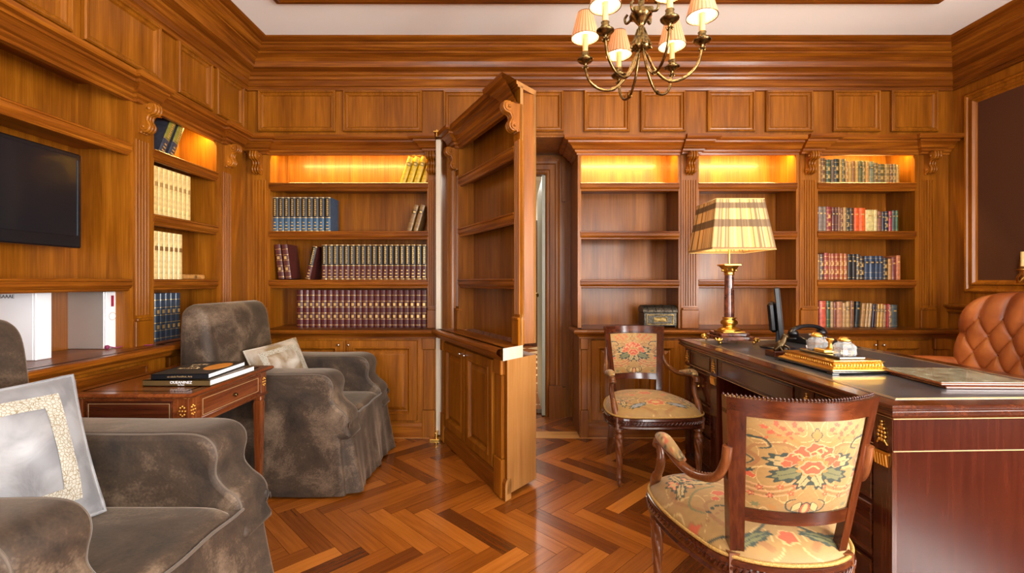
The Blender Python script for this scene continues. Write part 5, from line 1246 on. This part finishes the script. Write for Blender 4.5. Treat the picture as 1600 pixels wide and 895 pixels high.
# ================================================================== CHANDELIER
CX, CYc, CZ = .58, 2.10, 2.205
CHD = empty('chandelier', (CX, CYc, 0), 0, 'six armed antique brass chandelier with pleated shades hanging from the ceiling', 'chandelier')
mb = MB(); mb.lathe([(0,2.785),(.06,2.785),(.055,2.765),(.02,2.75),(.008,2.74),(.008,2.62)], n=24); mb.build('ceiling_rose', M['brass'], CHD)
mb = MB()
for k in range(9):
    z = 2.60-.022*k; r_ = .011
    mb.tube([((r_*math.cos(a*PI/6)) if k % 2 else 0, 0 if k % 2 else r_*math.cos(a*PI/6), z+.015*math.sin(a*PI/6)) for a in range(12)], .0025, 6, closed=True)
mb.build('chain', M['brass'], CHD)
mb = MB(); g8 = lambda r,a,z: r*(1+.10*math.cos(8*a)) if 2.18 < z < 2.27 else r
mb.lathe([(0,2.42),(.012,2.415),(.015,2.40),(.010,2.385),(.020,2.375),(.040,2.365),(.048,2.352),(.048,2.338),(.036,2.326),(.028,2.315),(.020,2.305),(.013,2.297),(.013,2.288),(.018,2.28),(.016,2.272),(.026,2.25),(.036,2.225),(.040,2.205),(.034,2.19),(.024,2.183),(.014,2.18),(.0,2.178)], n=32, mod=g8)
mb.bbox(-.045,.045,-.045,.045,2.335,2.365,.006)
for k in range(8):
    a = k*PI/4; mb.tube(cat([(.016*math.cos(a),.016*math.sin(a),2.28),(.03*math.cos(a),.03*math.sin(a),2.24),(.040*math.cos(a),.040*math.sin(a),2.205),(.050*math.cos(a),.050*math.sin(a),2.192)], 4), [.004]*6+[.007]*5+[.003]*2, 6)
for k in range(4):
    a = k*PI/2+PI/4; mb.tube(cat([(.04*math.cos(a),.04*math.sin(a),2.35),(.075*math.cos(a),.075*math.sin(a),2.335),(.085*math.cos(a),.085*math.sin(a),2.36),(.07*math.cos(a),.07*math.sin(a),2.375)], 5), .006, 8)
mb.build('central_stem', M['brass'], CHD)
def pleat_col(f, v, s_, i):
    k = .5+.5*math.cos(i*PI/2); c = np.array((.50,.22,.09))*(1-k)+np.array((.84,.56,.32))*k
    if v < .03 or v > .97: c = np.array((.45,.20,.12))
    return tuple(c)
for j in range(6):
    a = math.radians(160+60*j); ca, sa = math.cos(a), math.sin(a); R = .257
    P = lambda r, z: (ca*r, sa*r, z)
    mb = MB(); mb.tube(cat([P(.014,2.185),P(.030,2.150),P(.060,2.085),P(.105,2.035),P(.150,2.022),P(.200,2.040),P(.240,2.085),P(R,2.15)], 6), .0062, 10)
    mb.ball(P(.125,2.026), .0095, 10, sc=(1,1,.9)); mb.tube([P(.118,2.028),P(.133,2.024)], .0095, 10)
    for q in range(6):
        b_ = q*PI/3; o_ = (ca*R, sa*R); mb.tube([(o_[0]+.004*math.cos(b_), o_[1]+.004*math.sin(b_), 2.150), (o_[0]+.012*math.cos(b_), o_[1]+.012*math.sin(b_), 2.142), (o_[0]+.016*math.cos(b_), o_[1]+.016*math.sin(b_), 2.150)], [.004,.0035,.002], 6)
    am = mb.build('arm', M['brass'], CHD)
    mb = MB(); mb.lathe([(0,2.148),(.008,2.150),(.007,2.160),(.014,2.166),(.030,2.172),(.037,2.180),(.038,2.184),(.033,2.182),(.018,2.178),(.012,2.180),(.011,2.186),(.018,2.192),(.020,2.200),(.015,2.210),(.018,2.218),(.014,2.222),(0,2.222)], (ca*R,sa*R,0), 24); mb.build('drip_pan', M['brass'], am)
    mb = MB(); mb.lathe([(.0125,2.220),(.0125,2.295),(.0135,2.300),(.010,2.305),(0,2.305)], (ca*R,sa*R,0), 16); mb.ball(P(R+.013,2.285), .003, 6); mb.build('candle_sleeve', M['candle'], am)
    mb = MB(); mb.lathe([(0,2.305),(.009,2.310),(.013,2.325),(.010,2.345),(0,2.362)], (ca*R,sa*R,0), 14); mb.build('bulb', M['bulb'], am)
    sh = shade_mesh('lamp_shade', am, (ca*R, sa*R, 0), .066, .034, 2.285, 2.405, pleat_col, square=False, n=96, nv=24, pleats=24, amp=.0016)
    for z, r_ in ((2.285,.066),(2.405,.034)):
        mb = MB(); mb.tube([(ca*R+r_*math.cos(q*PI/12), sa*R+r_*math.sin(q*PI/12), z) for q in range(24)], .0018, 5, closed=True)
        if z > 2.3: mb.tube([P(R-.036,2.405),P(R+.036,2.405)], .0015, 5); mb.tube([P(R,2.36),P(R,2.406)], .0015, 5)
        mb.build('shade_ring', M['brass'], sh, loc=(-ca*R,-sa*R,0))
    l = point('chandelier_light', (ca*R, sa*R, 2.345), 4.4, (1,.78,.50), .02); l.parent = CHD

# wall sconce at the right edge
SCN = empty('wall_sconce', (FX1-.004, 2.90, 1.215), -PI/2, 'gilt wall sconce at the right edge of the photo above the leather chair', 'wall lamp')
mb = MB(); mb.lathe([(0,0),(.04,.002),(.045,.01),(.02,.02),(0,.02)], (0,0,0), 20); mb.v = [(p[0], -p[2], p[1]*2.2) for p in mb.v]; mb.build('backplate', M['gold'], SCN)
for sg in (1,):
    mb = MB(); mb.tube(cat([(0,-.01,-.04),(0,-.06,-.09),(0.03,-.10,-.06),(0.06,-.10,-.02)], 6), .006, 8); mb.lathe([(0,0),(.028,.008),(.03,.012),(.012,.014),(.012,.03),(0,.03)], (.06,-.10,-.02), 16); ar = mb.build('arm', M['gold'], SCN)
    mb = MB(); mb.lathe([(.010,.0),(.010,.09),(0,.09)], (.06,-.10,.01), 14); mb.build('candle_sleeve', M['candle'], SCN)
